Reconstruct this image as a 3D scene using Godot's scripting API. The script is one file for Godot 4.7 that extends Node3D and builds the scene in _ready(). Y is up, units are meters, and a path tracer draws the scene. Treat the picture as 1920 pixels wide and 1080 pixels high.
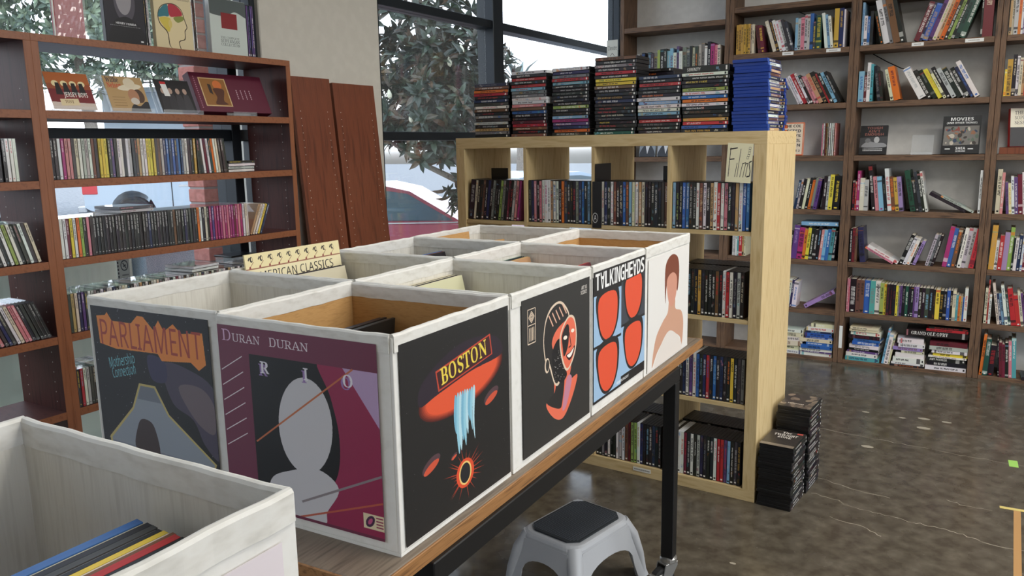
extends Node3D
# A record and film shop: crates of records on a rolling table, a birch cube unit of films,
# cherry shelves of discs in front of the windows and dark bookcases along the far wall.

var rng := RandomNumberGenerator.new()
var M := {}
var taken := {}
var atlas: Array[Image] = []
var atlas_mat: Array[StandardMaterial3D] = []
var cells := 0
var fonts := {}
var glyphs := {}
const FR_LEFT := PI / 2
const K_YAW := -0.0565

func _ready() -> void:
	rng.seed = 11
	view_and_light()
	make_materials()
	room()
	lamps()
	street()
	cherry_bookcases()
	birch_unit()
	walnut_bookcases()
	table_and_crates()
	small_things()
	for i in atlas.size():
		atlas_mat[i].albedo_texture = ImageTexture.create_from_image(atlas[i])

func view_and_light() -> void:
	var cam := Camera3D.new()
	cam.name = "camera"
	cam.position = Vector3(2.2478, 1.44814, 3.20397)
	cam.rotation = Vector3(deg_to_rad(-10.0263), deg_to_rad(31.2805), deg_to_rad(-0.97355))
	cam.fov = 39.543
	cam.near = 0.05
	cam.far = 200.0
	add_child(cam)
	var sm := ProceduralSkyMaterial.new()
	sm.sky_top_color = Color(0.80, 0.86, 0.93)
	sm.sky_horizon_color = Color(0.95, 0.97, 0.99)
	sm.ground_bottom_color = Color(0.35, 0.35, 0.35)
	sm.ground_horizon_color = Color(0.75, 0.77, 0.78)
	sm.sky_energy_multiplier = 1.7
	sm.ground_energy_multiplier = 1.0
	var sky := Sky.new()
	sky.sky_material = sm
	var e := Environment.new()
	e.background_mode = Environment.BG_SKY
	e.sky = sky
	e.tonemap_mode = Environment.TONE_MAPPER_LINEAR
	e.tonemap_exposure = 1.0
	e.sdfgi_enabled = true
	e.ssao_enabled = true
	e.ssil_enabled = true
	var w := WorldEnvironment.new()
	w.environment = e
	add_child(w)

# ------------------------------------------------------------------ helpers
func numbered(called: String) -> String:
	var n: int = taken.get(called, 0)
	taken[called] = n + 1
	return called if n == 0 else "%s_%03d" % [called, n]

func thing(called: String, label: String, category: String, group := "", tf := Transform3D()) -> Node3D:
	var o := Node3D.new()
	o.name = numbered(called)
	add_child(o)
	o.transform = tf
	o.set_meta("label", label)
	o.set_meta("category", category)
	if group: o.set_meta("group", group)
	return o

func setting(called: String, tf := Transform3D()) -> Node3D:
	var o := Node3D.new()
	o.name = called
	add_child(o)
	o.transform = tf
	o.set_meta("kind", "structure")
	return o

func S() -> SurfaceTool:
	var st := SurfaceTool.new()
	st.begin(Mesh.PRIMITIVE_TRIANGLES)
	return st

func part(called: String, st, mat: Material, parent: Node3D, label := "", at := Transform3D()) -> MeshInstance3D:
	var o := MeshInstance3D.new()
	o.name = called
	o.mesh = st.commit() if st is SurfaceTool else st
	o.material_override = mat
	o.transform = at
	if label: o.set_meta("label", label)
	parent.add_child(o, true)
	return o

func solo(called: String, st, mat: Material, label: String, category: String, group := "", tf := Transform3D()) -> MeshInstance3D:
	var o := part(called, st, mat, self, label, tf)
	o.name = numbered(called)
	o.set_meta("category", category)
	if group: o.set_meta("group", group)
	return o

func struct_mesh(called: String, st, mat: Material, parent: Node3D = null) -> MeshInstance3D:
	var o := part(called, st, mat, parent if parent else self)
	if parent == null: o.set_meta("kind", "structure")
	return o

func face(st: SurfaceTool, p: Array, out: Vector3, uv := []) -> void:
	var a: Vector3 = p[0]
	var n: Vector3 = ((p[2] as Vector3) - a).cross((p[1] as Vector3) - a)
	var q := p
	var t := uv
	if n.dot(out) < 0:
		q = p.duplicate(); q.reverse()
		t = uv.duplicate(); t.reverse()
		n = -n
	n = n.normalized()
	for i in range(1, q.size() - 1):
		for k in [0, i, i + 1]:
			st.set_normal(n)
			if t: st.set_uv(t[k])
			st.add_vertex(q[k])

func bx(st: SurfaceTool, lo: Vector3, hi: Vector3, b := 0.0) -> void:
	var c := (lo + hi) / 2
	var h := (hi - lo) / 2
	b = minf(b, minf(h.x, minf(h.y, h.z)) * 0.9)
	if b <= 0.0:
		for ax in 3:
			for s in [-1.0, 1.0]:
				var u := Vector3.ZERO; var v := Vector3.ZERO; var n := Vector3.ZERO
				n[ax] = s * h[ax]; u[(ax + 1) % 3] = h[(ax + 1) % 3]; v[(ax + 2) % 3] = h[(ax + 2) % 3]
				face(st, [c + n - u - v, c + n + u - v, c + n + u + v, c + n - u + v], n)
		return
	var pt := func(s: Vector3, ax: int) -> Vector3:
		var r := Vector3.ZERO
		for k in 3: r[k] = s[k] * (h[k] - (0.0 if k == ax else b))
		return c + r
	for ax in 3:
		var a1 := (ax + 1) % 3
		var a2 := (ax + 2) % 3
		for s in [-1.0, 1.0]:
			var n := Vector3.ZERO; n[ax] = s
			var q := []
			for w in [[-1, -1], [1, -1], [1, 1], [-1, 1]]:
				var sg := Vector3.ZERO
				sg[ax] = s; sg[a1] = w[0]; sg[a2] = w[1]
				q.append(pt.call(sg, ax))
			face(st, q, n)
			for s2 in [-1.0, 1.0]:
				var sa := Vector3.ZERO; sa[ax] = s; sa[a1] = s2; sa[a2] = -1
				var sb := sa; sb[a2] = 1
				var o := Vector3.ZERO; o[ax] = s; o[a1] = s2
				face(st, [pt.call(sa, ax), pt.call(sb, ax), pt.call(sb, a1), pt.call(sa, a1)], o)
	for i in 8:
		var sg := Vector3(1 if i & 1 else -1, 1 if i & 2 else -1, 1 if i & 4 else -1)
		face(st, [pt.call(sg, 0), pt.call(sg, 1), pt.call(sg, 2)], sg)

func box(lo: Vector3, hi: Vector3, b := 0.0) -> SurfaceTool:
	var st := S()
	bx(st, lo, hi, b)
	return st

func tube(st: SurfaceTool, pts: Array, r, seg := 10, caps := true) -> void:
	var rings := []
	var prev := Vector3.UP
	for i in pts.size():
		var d: Vector3 = (pts[mini(i + 1, pts.size() - 1)] - pts[maxi(i - 1, 0)]).normalized()
		var u := prev - d * prev.dot(d)
		if u.length() < 0.05:
			u = Vector3.RIGHT - d * d.x
			if u.length() < 0.05: u = Vector3.BACK - d * d.z
		u = u.normalized()
		prev = u
		var v := d.cross(u)
		var rr: float = r[i] if r is Array else r
		var ring := []
		for k in seg:
			var a := TAU * k / seg
			ring.append([pts[i] + (u * cos(a) + v * sin(a)) * rr, u * cos(a) + v * sin(a)])
		rings.append(ring)
	for i in pts.size() - 1:
		for k in seg:
			var k2 := (k + 1) % seg
			for w in [[i, k], [i + 1, k2], [i, k2], [i, k], [i + 1, k], [i + 1, k2]]:
				st.set_normal(rings[w[0]][w[1]][1])
				st.add_vertex(rings[w[0]][w[1]][0])
	if caps:
		for i in [0, pts.size() - 1]:
			var q := []
			for k in seg: q.append(rings[i][k][0])
			face(st, q, (pts[i] - pts[1 if i == 0 else i - 1]))

func lathe(st: SurfaceTool, prof: Array, seg: int, tf := Transform3D()) -> void:
	# profile of Vector2(radius, height) turned about y
	for i in prof.size() - 1:
		var a: Vector2 = prof[i]
		var b: Vector2 = prof[i + 1]
		var nn := Vector2(b.y - a.y, a.x - b.x)
		for k in seg:
			var t0 := TAU * k / seg
			var t1 := TAU * (k + 1) / seg
			var q := [Vector3(a.x * cos(t0), a.y, a.x * sin(t0)), Vector3(a.x * cos(t1), a.y, a.x * sin(t1)), Vector3(b.x * cos(t1), b.y, b.x * sin(t1)), Vector3(b.x * cos(t0), b.y, b.x * sin(t0))]
			var tm := (t0 + t1) / 2
			var w := []
			for v in q: w.append(tf * v)
			var o := tf.basis * Vector3(nn.x * cos(tm), nn.y, nn.x * sin(tm))
			if a.x < 1e-5: w.remove_at(1)
			elif b.x < 1e-5: w.remove_at(3)
			face(st, w, o)

func prism(st: SurfaceTool, poly: PackedVector2Array, z0: float, z1: float, tf := Transform3D()) -> void:
	var idx := Geometry2D.triangulate_polygon(poly)
	for e in [[z0, -1.0], [z1, 1.0]]:
		for i in range(0, idx.size(), 3):
			var q := []
			for k in 3: q.append(tf * Vector3(poly[idx[i + k]].x, poly[idx[i + k]].y, e[0]))
			face(st, q, tf.basis * Vector3(0, 0, e[1]))
	var cw := Geometry2D.is_polygon_clockwise(poly)
	for i in poly.size():
		var a := poly[i]
		var b := poly[(i + 1) % poly.size()]
		var n := Vector2(b.y - a.y, a.x - b.x) * (-1.0 if cw else 1.0)
		face(st, [tf * Vector3(a.x, a.y, z0), tf * Vector3(b.x, b.y, z0), tf * Vector3(b.x, b.y, z1), tf * Vector3(a.x, a.y, z1)], tf.basis * Vector3(n.x, n.y, 0))

func turned(yaw: float, at := Vector3.ZERO) -> Transform3D:
	return Transform3D(Basis(Vector3.UP, yaw), at)

func ordinal(n: int) -> String:
	var a := ["zeroth", "first", "second", "third", "fourth", "fifth", "sixth", "seventh", "eighth", "ninth", "tenth", "eleventh", "twelfth", "thirteenth", "fourteenth", "fifteenth", "sixteenth", "seventeenth", "eighteenth", "nineteenth"]
	if n < 20: return a[n]
	var tens := ["", "", "twent", "thirt", "fort", "fift", "sixt", "sevent", "eight", "ninet"]
	if n % 10 == 0: return tens[n / 10] + "ieth"
	return tens[n / 10] + "y-" + a[n % 10]

# ------------------------------------------------------------------ materials
func noise_tex(freq: float, cols: Array, offs: Array, octaves := 4, size := 512, sd := 1, kind := FastNoiseLite.TYPE_SIMPLEX_SMOOTH) -> NoiseTexture2D:
	var n := FastNoiseLite.new()
	n.noise_type = kind
	n.frequency = freq
	n.fractal_octaves = octaves
	n.seed = sd
	var g := Gradient.new()
	g.offsets = PackedFloat32Array(offs)
	g.colors = PackedColorArray(cols)
	var t := NoiseTexture2D.new()
	t.width = size; t.height = size
	t.seamless = true
	t.noise = n
	t.color_ramp = g
	return t

func plain(c: Color, rough := 0.7, metal := 0.0) -> StandardMaterial3D:
	var m := StandardMaterial3D.new()
	m.albedo_color = c
	m.roughness = rough
	m.metallic = metal
	return m

func tri(tex: Texture2D, scale: Vector3, rough: float) -> StandardMaterial3D:
	var m := plain(Color.WHITE, rough)
	m.albedo_texture = tex
	m.uv1_triplanar = true
	m.uv1_scale = scale
	return m

func glass(a: float, c := Color(0.95, 0.98, 0.98)) -> StandardMaterial3D:
	var m := plain(Color(c.r, c.g, c.b, a), 0.02)
	m.transparency = BaseMaterial3D.TRANSPARENCY_ALPHA
	return m

func C8(r: int, g: int, b: int) -> Color:
	return Color8(r, g, b)

func wood(a: Color, b: Color, c: Color, scale: Vector3, rough: float, sd: int) -> StandardMaterial3D:
	return tri(noise_tex(0.012, [a, b, a.lerp(b, 0.4), c], [0.2, 0.45, 0.6, 0.85], 5, 512, sd), scale, rough)

func make_materials() -> void:
	var ch := [C8(138, 84, 54), C8(147, 91, 59), C8(127, 76, 48)]
	M.cherry_v = wood(ch[0], ch[1], ch[2], Vector3(9, 0.6, 9), 0.42, 3)
	M.cherry_h = wood(ch[0], ch[1], ch[2], Vector3(9, 9, 0.6), 0.42, 4)
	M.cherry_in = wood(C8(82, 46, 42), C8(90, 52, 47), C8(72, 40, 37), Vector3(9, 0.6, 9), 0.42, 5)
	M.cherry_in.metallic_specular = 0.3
	M.cherry_panel = wood(C8(116, 62, 40), C8(126, 68, 44), C8(98, 50, 32), Vector3(9, 0.5, 9), 0.45, 6)
	M.birch = wood(C8(208, 182, 132), C8(216, 192, 144), C8(196, 168, 118), Vector3(6, 0.7, 6), 0.5, 7)
	M.birch_h = wood(C8(208, 182, 132), C8(216, 192, 144), C8(196, 168, 118), Vector3(0.7, 6, 6), 0.5, 8)
	M.walnut_v = wood(C8(98, 74, 56), C8(116, 88, 66), C8(70, 52, 40), Vector3(8, 0.8, 8), 0.6, 9)
	M.walnut_h = wood(C8(98, 74, 56), C8(116, 88, 66), C8(70, 52, 40), Vector3(0.8, 8, 8), 0.6, 10)
	M.table_top = wood(C8(116, 102, 88), C8(130, 116, 100), C8(94, 82, 70), Vector3(8, 8, 0.7), 0.5, 12)
	M.table_edge = wood(C8(146, 102, 58), C8(160, 114, 68), C8(112, 76, 42), Vector3(8, 20, 0.9), 0.55, 13)
	M.black_metal = plain(C8(24, 24, 25), 0.45, 0.3)
	M.frame = plain(C8(34, 40, 46), 0.4, 0.4)
	M.zinc = plain(C8(190, 190, 188), 0.3, 0.9)
	M.rubber = plain(C8(28, 28, 28), 0.8)
	M.wall = tri(noise_tex(0.05, [C8(204, 199, 188), C8(208, 203, 192)], [0.3, 0.7], 4, 256, 14), Vector3.ONE, 0.85)
	M.wall_back = tri(noise_tex(0.05, [C8(228, 227, 223), C8(234, 233, 229)], [0.3, 0.7], 4, 256, 15), Vector3.ONE, 0.85)
	M.ceiling = plain(C8(228, 228, 224), 0.9)
	M.pane = glass(0.03)
	M.acrylic = glass(0.1, Color(0.97, 0.99, 1.0))
	M.jewel = glass(0.012, Color(0.93, 0.95, 0.96))
	M.crate = tri(noise_tex(0.02, [C8(222, 220, 214), C8(228, 226, 220), C8(231, 229, 224), C8(227, 224, 218)], [0.1, 0.3, 0.6, 0.95], 6, 512, 16), Vector3(2.2, 2.2, 2.2), 0.62)
	M.crate_in = tri(noise_tex(0.02, [C8(210, 205, 194), C8(224, 220, 210), C8(216, 211, 200)], [0.1, 0.5, 0.9], 5, 512, 17), Vector3(7, 0.5, 7), 0.75)
	M.crate_rim = tri(noise_tex(0.03, [C8(204, 201, 193), C8(220, 217, 210), C8(227, 225, 219), C8(221, 218, 211)], [0.05, 0.34, 0.6, 0.95], 6, 512, 18), Vector3(1.2, 3, 1.2), 0.6)
	M.kraft = tri(noise_tex(0.02, [C8(184, 138, 82), C8(200, 154, 96), C8(192, 146, 88)], [0.1, 0.5, 0.9], 5, 512, 19), Vector3(2, 14, 2), 0.8)
	M.crease = plain(C8(120, 114, 104), 0.9)
	M.case_black = plain(C8(22, 22, 24), 0.32)
	M.case_blue = plain(C8(26, 60, 146), 0.3)
	M.case_white = plain(C8(222, 224, 226), 0.35)
	M.pages = tri(noise_tex(0.08, [C8(232, 224, 206), C8(214, 204, 184)], [0.3, 0.7], 3, 128, 20), Vector3(2, 2, 2), 0.9)
	M.paper = plain(C8(236, 234, 226), 0.8)
	M.stool = plain(C8(176, 178, 182), 0.38)
	M.stool_pad = plain(C8(34, 38, 42), 0.7)
	M.white_dot = plain(C8(216, 206, 196), 0.6)
	M.asphalt = tri(noise_tex(0.05, [C8(120, 122, 126), C8(150, 152, 155)], [0.3, 0.7], 4, 256, 21), Vector3(0.5, 0.5, 0.5), 0.9)
	M.sidewalk = tri(noise_tex(0.05, [C8(176, 172, 166), C8(196, 192, 186)], [0.3, 0.7], 4, 256, 22), Vector3(0.7, 0.7, 0.7), 0.9)
	M.bark = tri(noise_tex(0.03, [C8(128, 118, 108), C8(164, 154, 142), C8(108, 98, 90)], [0.2, 0.5, 0.8], 4, 256, 23), Vector3(4, 1, 4), 0.9)
	M.leaf = plain(Color.WHITE, 0.35)
	M.leaf.vertex_color_use_as_albedo = true
	M.leaf.backlight_enabled = true
	M.leaf.backlight = Color(0.12, 0.16, 0.06)
	M.mortar = plain(C8(168, 160, 156), 0.95)
	M.tire = plain(C8(38, 38, 40), 0.85)
	M.car_glass = plain(C8(70, 92, 104), 0.08)
	M.chrome = plain(C8(200, 202, 204), 0.2, 0.9)

# ------------------------------------------------------------------ painting of prints
func pfont(kind: String) -> Font:
	if not fonts.has(kind):
		var f := SystemFont.new()
		f.font_names = PackedStringArray([{"s": "Droid Sans", "b": "Droid Sans", "r": "Droid Serif", "R": "Droid Serif", "m": "Droid Sans Mono"}[kind]])
		f.font_weight = 700 if kind in ["b", "R"] else 400
		fonts[kind] = f
	return fonts[kind]

func letters(text: String, kind: String) -> PackedVector2Array:
	# triangles of a word, scaled to a cap height of about one, starting at x = 0
	var key := kind + text
	if not glyphs.has(key):
		var t := TextMesh.new()
		t.font = pfont(kind)
		t.font_size = 32
		t.pixel_size = 1.0 / 23.0
		t.depth = 0.0
		t.curve_step = 4.0
		t.text = text
		t.horizontal_alignment = HORIZONTAL_ALIGNMENT_LEFT
		t.vertical_alignment = VERTICAL_ALIGNMENT_BOTTOM
		var out := PackedVector2Array()
		if t.get_surface_count() > 0:
			var a := t.surface_get_arrays(0)
			var v: PackedVector3Array = a[Mesh.ARRAY_VERTEX]
			var ix: PackedInt32Array = a[Mesh.ARRAY_INDEX]
			var lo := Vector2(1e9, 1e9)
			var base := 1e9
			for p in v:
				lo = lo.min(Vector2(p.x, p.y))
			base = lo.y
			if text.contains("g") or text.contains("y") or text.contains("p") or text.contains("(") or text.contains("Q"): base += 0.3
			for i in ix: out.append(Vector2(v[i].x - lo.x, v[i].y - base))
		glyphs[key] = out
	return glyphs[key]

func fill_poly(im: Image, pts: PackedVector2Array, c: Color) -> void:
	var y0 := 1e9
	var y1 := -1e9
	for p in pts:
		y0 = minf(y0, p.y); y1 = maxf(y1, p.y)
	var n := pts.size()
	for y in range(maxi(0, floori(y0)), mini(im.get_height() - 1, ceili(y1)) + 1):
		var yc := y + 0.5
		var xs := PackedFloat32Array()
		for i in n:
			var a := pts[i]
			var b := pts[(i + 1) % n]
			if (a.y <= yc) != (b.y <= yc): xs.append(a.x + (yc - a.y) / (b.y - a.y) * (b.x - a.x))
		xs.sort()
		for k in range(0, xs.size() - 1, 2):
			var xa := roundi(xs[k])
			var xb := roundi(xs[k + 1])
			if xb > xa: im.fill_rect(Rect2i(xa, y, xb - xa, 1), c)

func ppoly(im: Image, pts: Array, c: Color) -> void:
	# points are shares of the picture, y downwards
	var q := PackedVector2Array()
	for p in pts: q.append(Vector2(p[0] * im.get_width(), p[1] * im.get_height()))
	fill_poly(im, q, c)

func smooth(pts: Array, steps := 6) -> Array:
	# closed Catmull-Rom curve through the points
	var out := []
	var n := pts.size()
	for i in n:
		var p := []
		for k in 4: p.append(Vector2(pts[(i + k - 1 + n) % n][0], pts[(i + k - 1 + n) % n][1]))
		for s in steps:
			var v: Vector2 = (p[1] as Vector2).cubic_interpolate(p[2], p[0], p[3], float(s) / steps)
			out.append([v.x, v.y])
	return out

func pell(im: Image, cx: float, cy: float, rx: float, ry: float, c: Color, tilt := 0.0, a0 := 0.0, a1 := TAU) -> void:
	var q := []
	for i in 37:
		var a := lerpf(a0, a1, i / 36.0)
		var v := Vector2(cos(a) * rx, sin(a) * ry).rotated(tilt)
		q.append([cx + v.x, cy + v.y])
	ppoly(im, q, c)

func pline(im: Image, x0: float, y0: float, x1: float, y1: float, w: float, c: Color) -> void:
	var d := Vector2(x1 - x0, y1 - y0).normalized().orthogonal() * w / 2
	ppoly(im, [[x0 + d.x, y0 + d.y], [x1 + d.x, y1 + d.y], [x1 - d.x, y1 - d.y], [x0 - d.x, y0 - d.y]], c)

func ptext(im: Image, text: String, x: float, y: float, h: float, c: Color, kind := "b", wide := 0.0, angle := 0.0, slant := 0.0, flip := false) -> void:
	# (x, y): left end of the base line; wide > 0 squeezes the word to that width
	var t := letters(text, kind)
	var s := Vector2(h, h) * im.get_height()
	if t.is_empty(): return
	if wide > 0.0:
		var far := 0.0
		for p in t: far = maxf(far, p.x)
		s.x = wide * im.get_width() / far
	var o := Vector2(x * im.get_width(), y * im.get_height())
	for i in range(0, t.size() - 2, 3):
		var q := PackedVector2Array()
		for k in 3:
			var p := t[i + k]
			if flip: p.y = 1.0 - p.y
			q.append(o + Vector2((p.x + p.y * slant) * s.x, -p.y * s.y).rotated(angle))
		fill_poly(im, q, c)

func pspecks(im: Image, n: int, c: Color, big := 3) -> void:
	for i in n:
		var s := rng.randi_range(1, big)
		im.fill_rect(Rect2i(rng.randi_range(0, im.get_width() - 3), rng.randi_range(0, im.get_height() - 3), s, s), c.darkened(rng.randf() * 0.6))

func canvas(w: int, h: int, c: Color) -> Image:
	var im := Image.create(w, h, false, Image.FORMAT_RGB8)
	im.fill(c)
	return im

func print_mat(im: Image, rough := 0.5) -> StandardMaterial3D:
	var m := plain(Color.WHITE, rough)
	m.albedo_texture = ImageTexture.create_from_image(im)
	m.texture_repeat = false
	return m

func sheet(w: float, h: float, t := 0.0006) -> SurfaceTool:
	# a thin printed sheet in the xy plane, its lower left corner at the origin, print towards +z
	var st := S()
	var p := [Vector3(0, h, t), Vector3(w, h, t), Vector3(w, 0, t), Vector3(0, 0, t)]
	face(st, p, Vector3.BACK, [Vector2(0, 0), Vector2(1, 0), Vector2(1, 1), Vector2(0, 1)])
	var q := [Vector3(0, h, 0), Vector3(w, h, 0), Vector3(w, 0, 0), Vector3(0, 0, 0)]
	face(st, q, Vector3.FORWARD, [Vector2(0, 0), Vector2(0.01, 0), Vector2(0.01, 0.01), Vector2(0, 0.01)])
	for i in 4:
		var j := (i + 1) % 4
		face(st, [p[i], p[j], q[j], q[i]], (p[i] + p[j]) / 2 - Vector3(w / 2, h / 2, t), [Vector2(0, 0), Vector2(0.01, 0), Vector2(0.01, 0.01), Vector2(0, 0.01)])
	return st

# ------------------------------------------------------------------ books, films and discs
const PAL := {
	"k": ["black", Color8(26, 25, 27)], "n": ["charcoal", Color8(62, 60, 62)], "g": ["grey", Color8(128, 126, 124)], "s": ["silver grey", Color8(186, 186, 184)],
	"w": ["white", Color8(232, 230, 224)], "c": ["cream", Color8(222, 212, 184)], "t": ["tan", Color8(190, 152, 104)], "b": ["brown", Color8(112, 74, 52)],
	"r": ["red", Color8(186, 46, 48)], "m": ["maroon", Color8(104, 32, 46)], "o": ["orange", Color8(226, 116, 40)], "y": ["yellow", Color8(232, 204, 66)],
	"d": ["gold", Color8(204, 160, 64)], "l": ["lime green", Color8(150, 176, 84)], "G": ["dark green", Color8(34, 74, 62)], "e": ["teal", Color8(78, 158, 164)],
	"B": ["blue", Color8(50, 98, 174)], "N": ["navy", Color8(36, 44, 82)], "u": ["light blue", Color8(130, 178, 208)], "p": ["purple", Color8(92, 62, 122)],
	"v": ["lavender", Color8(158, 134, 184)], "i": ["pink", Color8(214, 132, 142)], "M": ["magenta", Color8(164, 48, 112)], "a": ["grey green", Color8(112, 122, 100)]}
const DARK := "knmbGNpMrB"

func text_px(im: Image, text: String, kind: String, o: Vector2, h: float, longest: float, down: bool, c: Color) -> void:
	var t := letters(text, kind)
	var far := 0.01
	for p in t: far = maxf(far, p.x)
	var sx := minf(h, longest / far)
	for i in range(0, t.size() - 2, 3):
		var q := PackedVector2Array()
		for k in 3:
			var p := t[i + k]
			q.append(o + (Vector2(p.y * h, p.x * sx) if down else Vector2(p.x * sx, -p.y * h)))
		fill_poly(im, q, c)

func cell(code: String, title: String, kind: String) -> Array:
	# draws one spine into the next free cell: 24 px of spine and 8 px of cover colour, 256 px tall
	var n := cells
	cells += 1
	var sheet_no := n / 512
	if sheet_no >= atlas.size():
		atlas.append(canvas(2048, 2048, Color.BLACK))
		var m := plain(Color.WHITE, 0.38)
		m.texture_repeat = false
		atlas_mat.append(m)
	var im := atlas[sheet_no]
	var x0 := (n % 64) * 32
	var y0 := ((n / 64) % 8) * 256
	var base: Color = PAL[code[0]][1]
	base = base.lerp(Color(rng.randf(), rng.randf(), rng.randf()), 0.06)
	var dark := DARK.contains(code[0])
	var ink: Color = PAL[code[1]][1] if code.length() > 1 else (PAL["wwsydciwou"[rng.randi() % 10]][1] if dark else PAL["kknmNbkr"[rng.randi() % 8]][1])
	im.fill_rect(Rect2i(x0, y0, 32, 256), base)
	var many := "kbnrmwNtgsuoBecdi"
	if kind == "dvd" or kind == "bd":
		# picture fragments, as printed spines of films have them
		for i in rng.randi_range(1, 4):
			var pc: Color = base.lerp(PAL[many[rng.randi() % many.length()]][1], rng.randf_range(0.25, 0.8))
			var py := rng.randi_range(0, 225)
			if rng.randf() < 0.6: py = rng.randi_range(6, 40) if rng.randf() < 0.5 else rng.randi_range(170, 220)
			for k in rng.randi_range(2, 5):
				im.fill_rect(Rect2i(x0 + rng.randi_range(0, 12), y0 + mini(py + rng.randi_range(0, 14), 240), rng.randi_range(6, 12), rng.randi_range(5, 16)), pc.lerp(base, rng.randf() * 0.5))
		if rng.randf() < 0.75: im.fill_rect(Rect2i(x0 + 4, y0 + 238, 16, 9), PAL["w"][1] if dark else PAL["k"][1])
		if kind == "bd": im.fill_rect(Rect2i(x0, y0, 24, 22), PAL["B"][1])
	elif kind == "book":
		if rng.randf() < 0.45: im.fill_rect(Rect2i(x0, y0 + rng.randi_range(190, 235), 24, rng.randi_range(6, 30)), ink.lerp(base, 0.35))
		if rng.randf() < 0.35: im.fill_rect(Rect2i(x0, y0 + rng.randi_range(0, 40), 24, rng.randi_range(4, 22)), PAL[many[rng.randi() % many.length()]][1].lerp(base, 0.4))
		if rng.randf() < 0.6: im.fill_rect(Rect2i(x0 + 7, y0 + 236, 10, 10), ink)
	elif kind == "cd":
		if code[0] == "k": im.fill_rect(Rect2i(x0, y0, 3, 256), PAL["g"][1])
		im.fill_rect(Rect2i(x0 + 5, y0 + 236, 10, 4), ink)
	var start := rng.randi_range(18, 60)
	if kind == "cd": start = 14
	if title:
		text_px(im, title.replace("_", " "), "b" if rng.randf() < 0.7 else "R", Vector2(x0 + 6, y0 + 22), 12.0, 200.0, true, ink)
	elif rng.randf() < 0.93:
		# small print that cannot be read in the photograph: strokes of letter size
		var stop := start + rng.randi_range(70, 150)
		if kind == "cd": stop = start + rng.randi_range(60, 110)
		var yy := start
		var tall := rng.randi_range(8, 14) if kind != "cd" else 8
		var xx := x0 + (24 - tall) / 2
		while yy < stop:
			for k in rng.randi_range(3, 8):
				var lw := rng.randi_range(3, 5)
				im.fill_rect(Rect2i(xx, y0 + yy, tall, 2), ink)
				im.fill_rect(Rect2i(xx + (0 if rng.randf() < 0.5 else tall - 3), y0 + yy, 3, lw), ink)
				if rng.randf() < 0.5: im.fill_rect(Rect2i(xx + tall / 2, y0 + yy, 2, lw), ink)
				yy += lw + 1
			yy += 5
	for k in 4: im.fill_rect(Rect2i(x0 + 25, y0 + k * 64, 7, 64), base.lerp(PAL[many[rng.randi() % many.length()]][1], 0.03 if kind == "lp" else 0.12))
	return [sheet_no, Vector2(x0 / 2048.0, y0 / 2048.0)]

func spine_uv(o: Vector2) -> Array:
	var a := Vector2(0.6, 1.0) / 2048.0
	var b := Vector2(23.4, 255.0) / 2048.0
	return [o + Vector2(a.x, a.y), o + Vector2(b.x, a.y), o + Vector2(b.x, b.y), o + Vector2(a.x, b.y)]

func cover_uv(o: Vector2) -> Array:
	var a := Vector2(26, 2) / 2048.0
	var b := Vector2(31, 254) / 2048.0
	return [o + a, o + Vector2(b.x, a.y), o + b, o + Vector2(a.x, b.y)]

func uvbox(st: SurfaceTool, lo: Vector3, hi: Vector3, o: Vector2, spine := false) -> void:
	var c := cover_uv(o)
	face(st, [Vector3(lo.x, hi.y, hi.z), hi, Vector3(hi.x, lo.y, hi.z), Vector3(lo.x, lo.y, hi.z)], Vector3.BACK, spine_uv(o) if spine else c)
	face(st, [Vector3(lo.x, hi.y, lo.z), Vector3(hi.x, hi.y, lo.z), Vector3(hi.x, lo.y, lo.z), lo], Vector3.FORWARD, c)
	face(st, [hi, Vector3(hi.x, hi.y, lo.z), Vector3(hi.x, lo.y, lo.z), Vector3(hi.x, lo.y, hi.z)], Vector3.RIGHT, c)
	face(st, [Vector3(lo.x, hi.y, hi.z), Vector3(lo.x, hi.y, lo.z), lo, Vector3(lo.x, lo.y, hi.z)], Vector3.LEFT, c)
	face(st, [hi, Vector3(hi.x, hi.y, lo.z), Vector3(lo.x, hi.y, lo.z), Vector3(lo.x, hi.y, hi.z)], Vector3.UP, c)
	face(st, [lo, Vector3(lo.x, lo.y, hi.z), Vector3(hi.x, lo.y, hi.z), Vector3(hi.x, lo.y, lo.z)], Vector3.DOWN, c)

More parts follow.
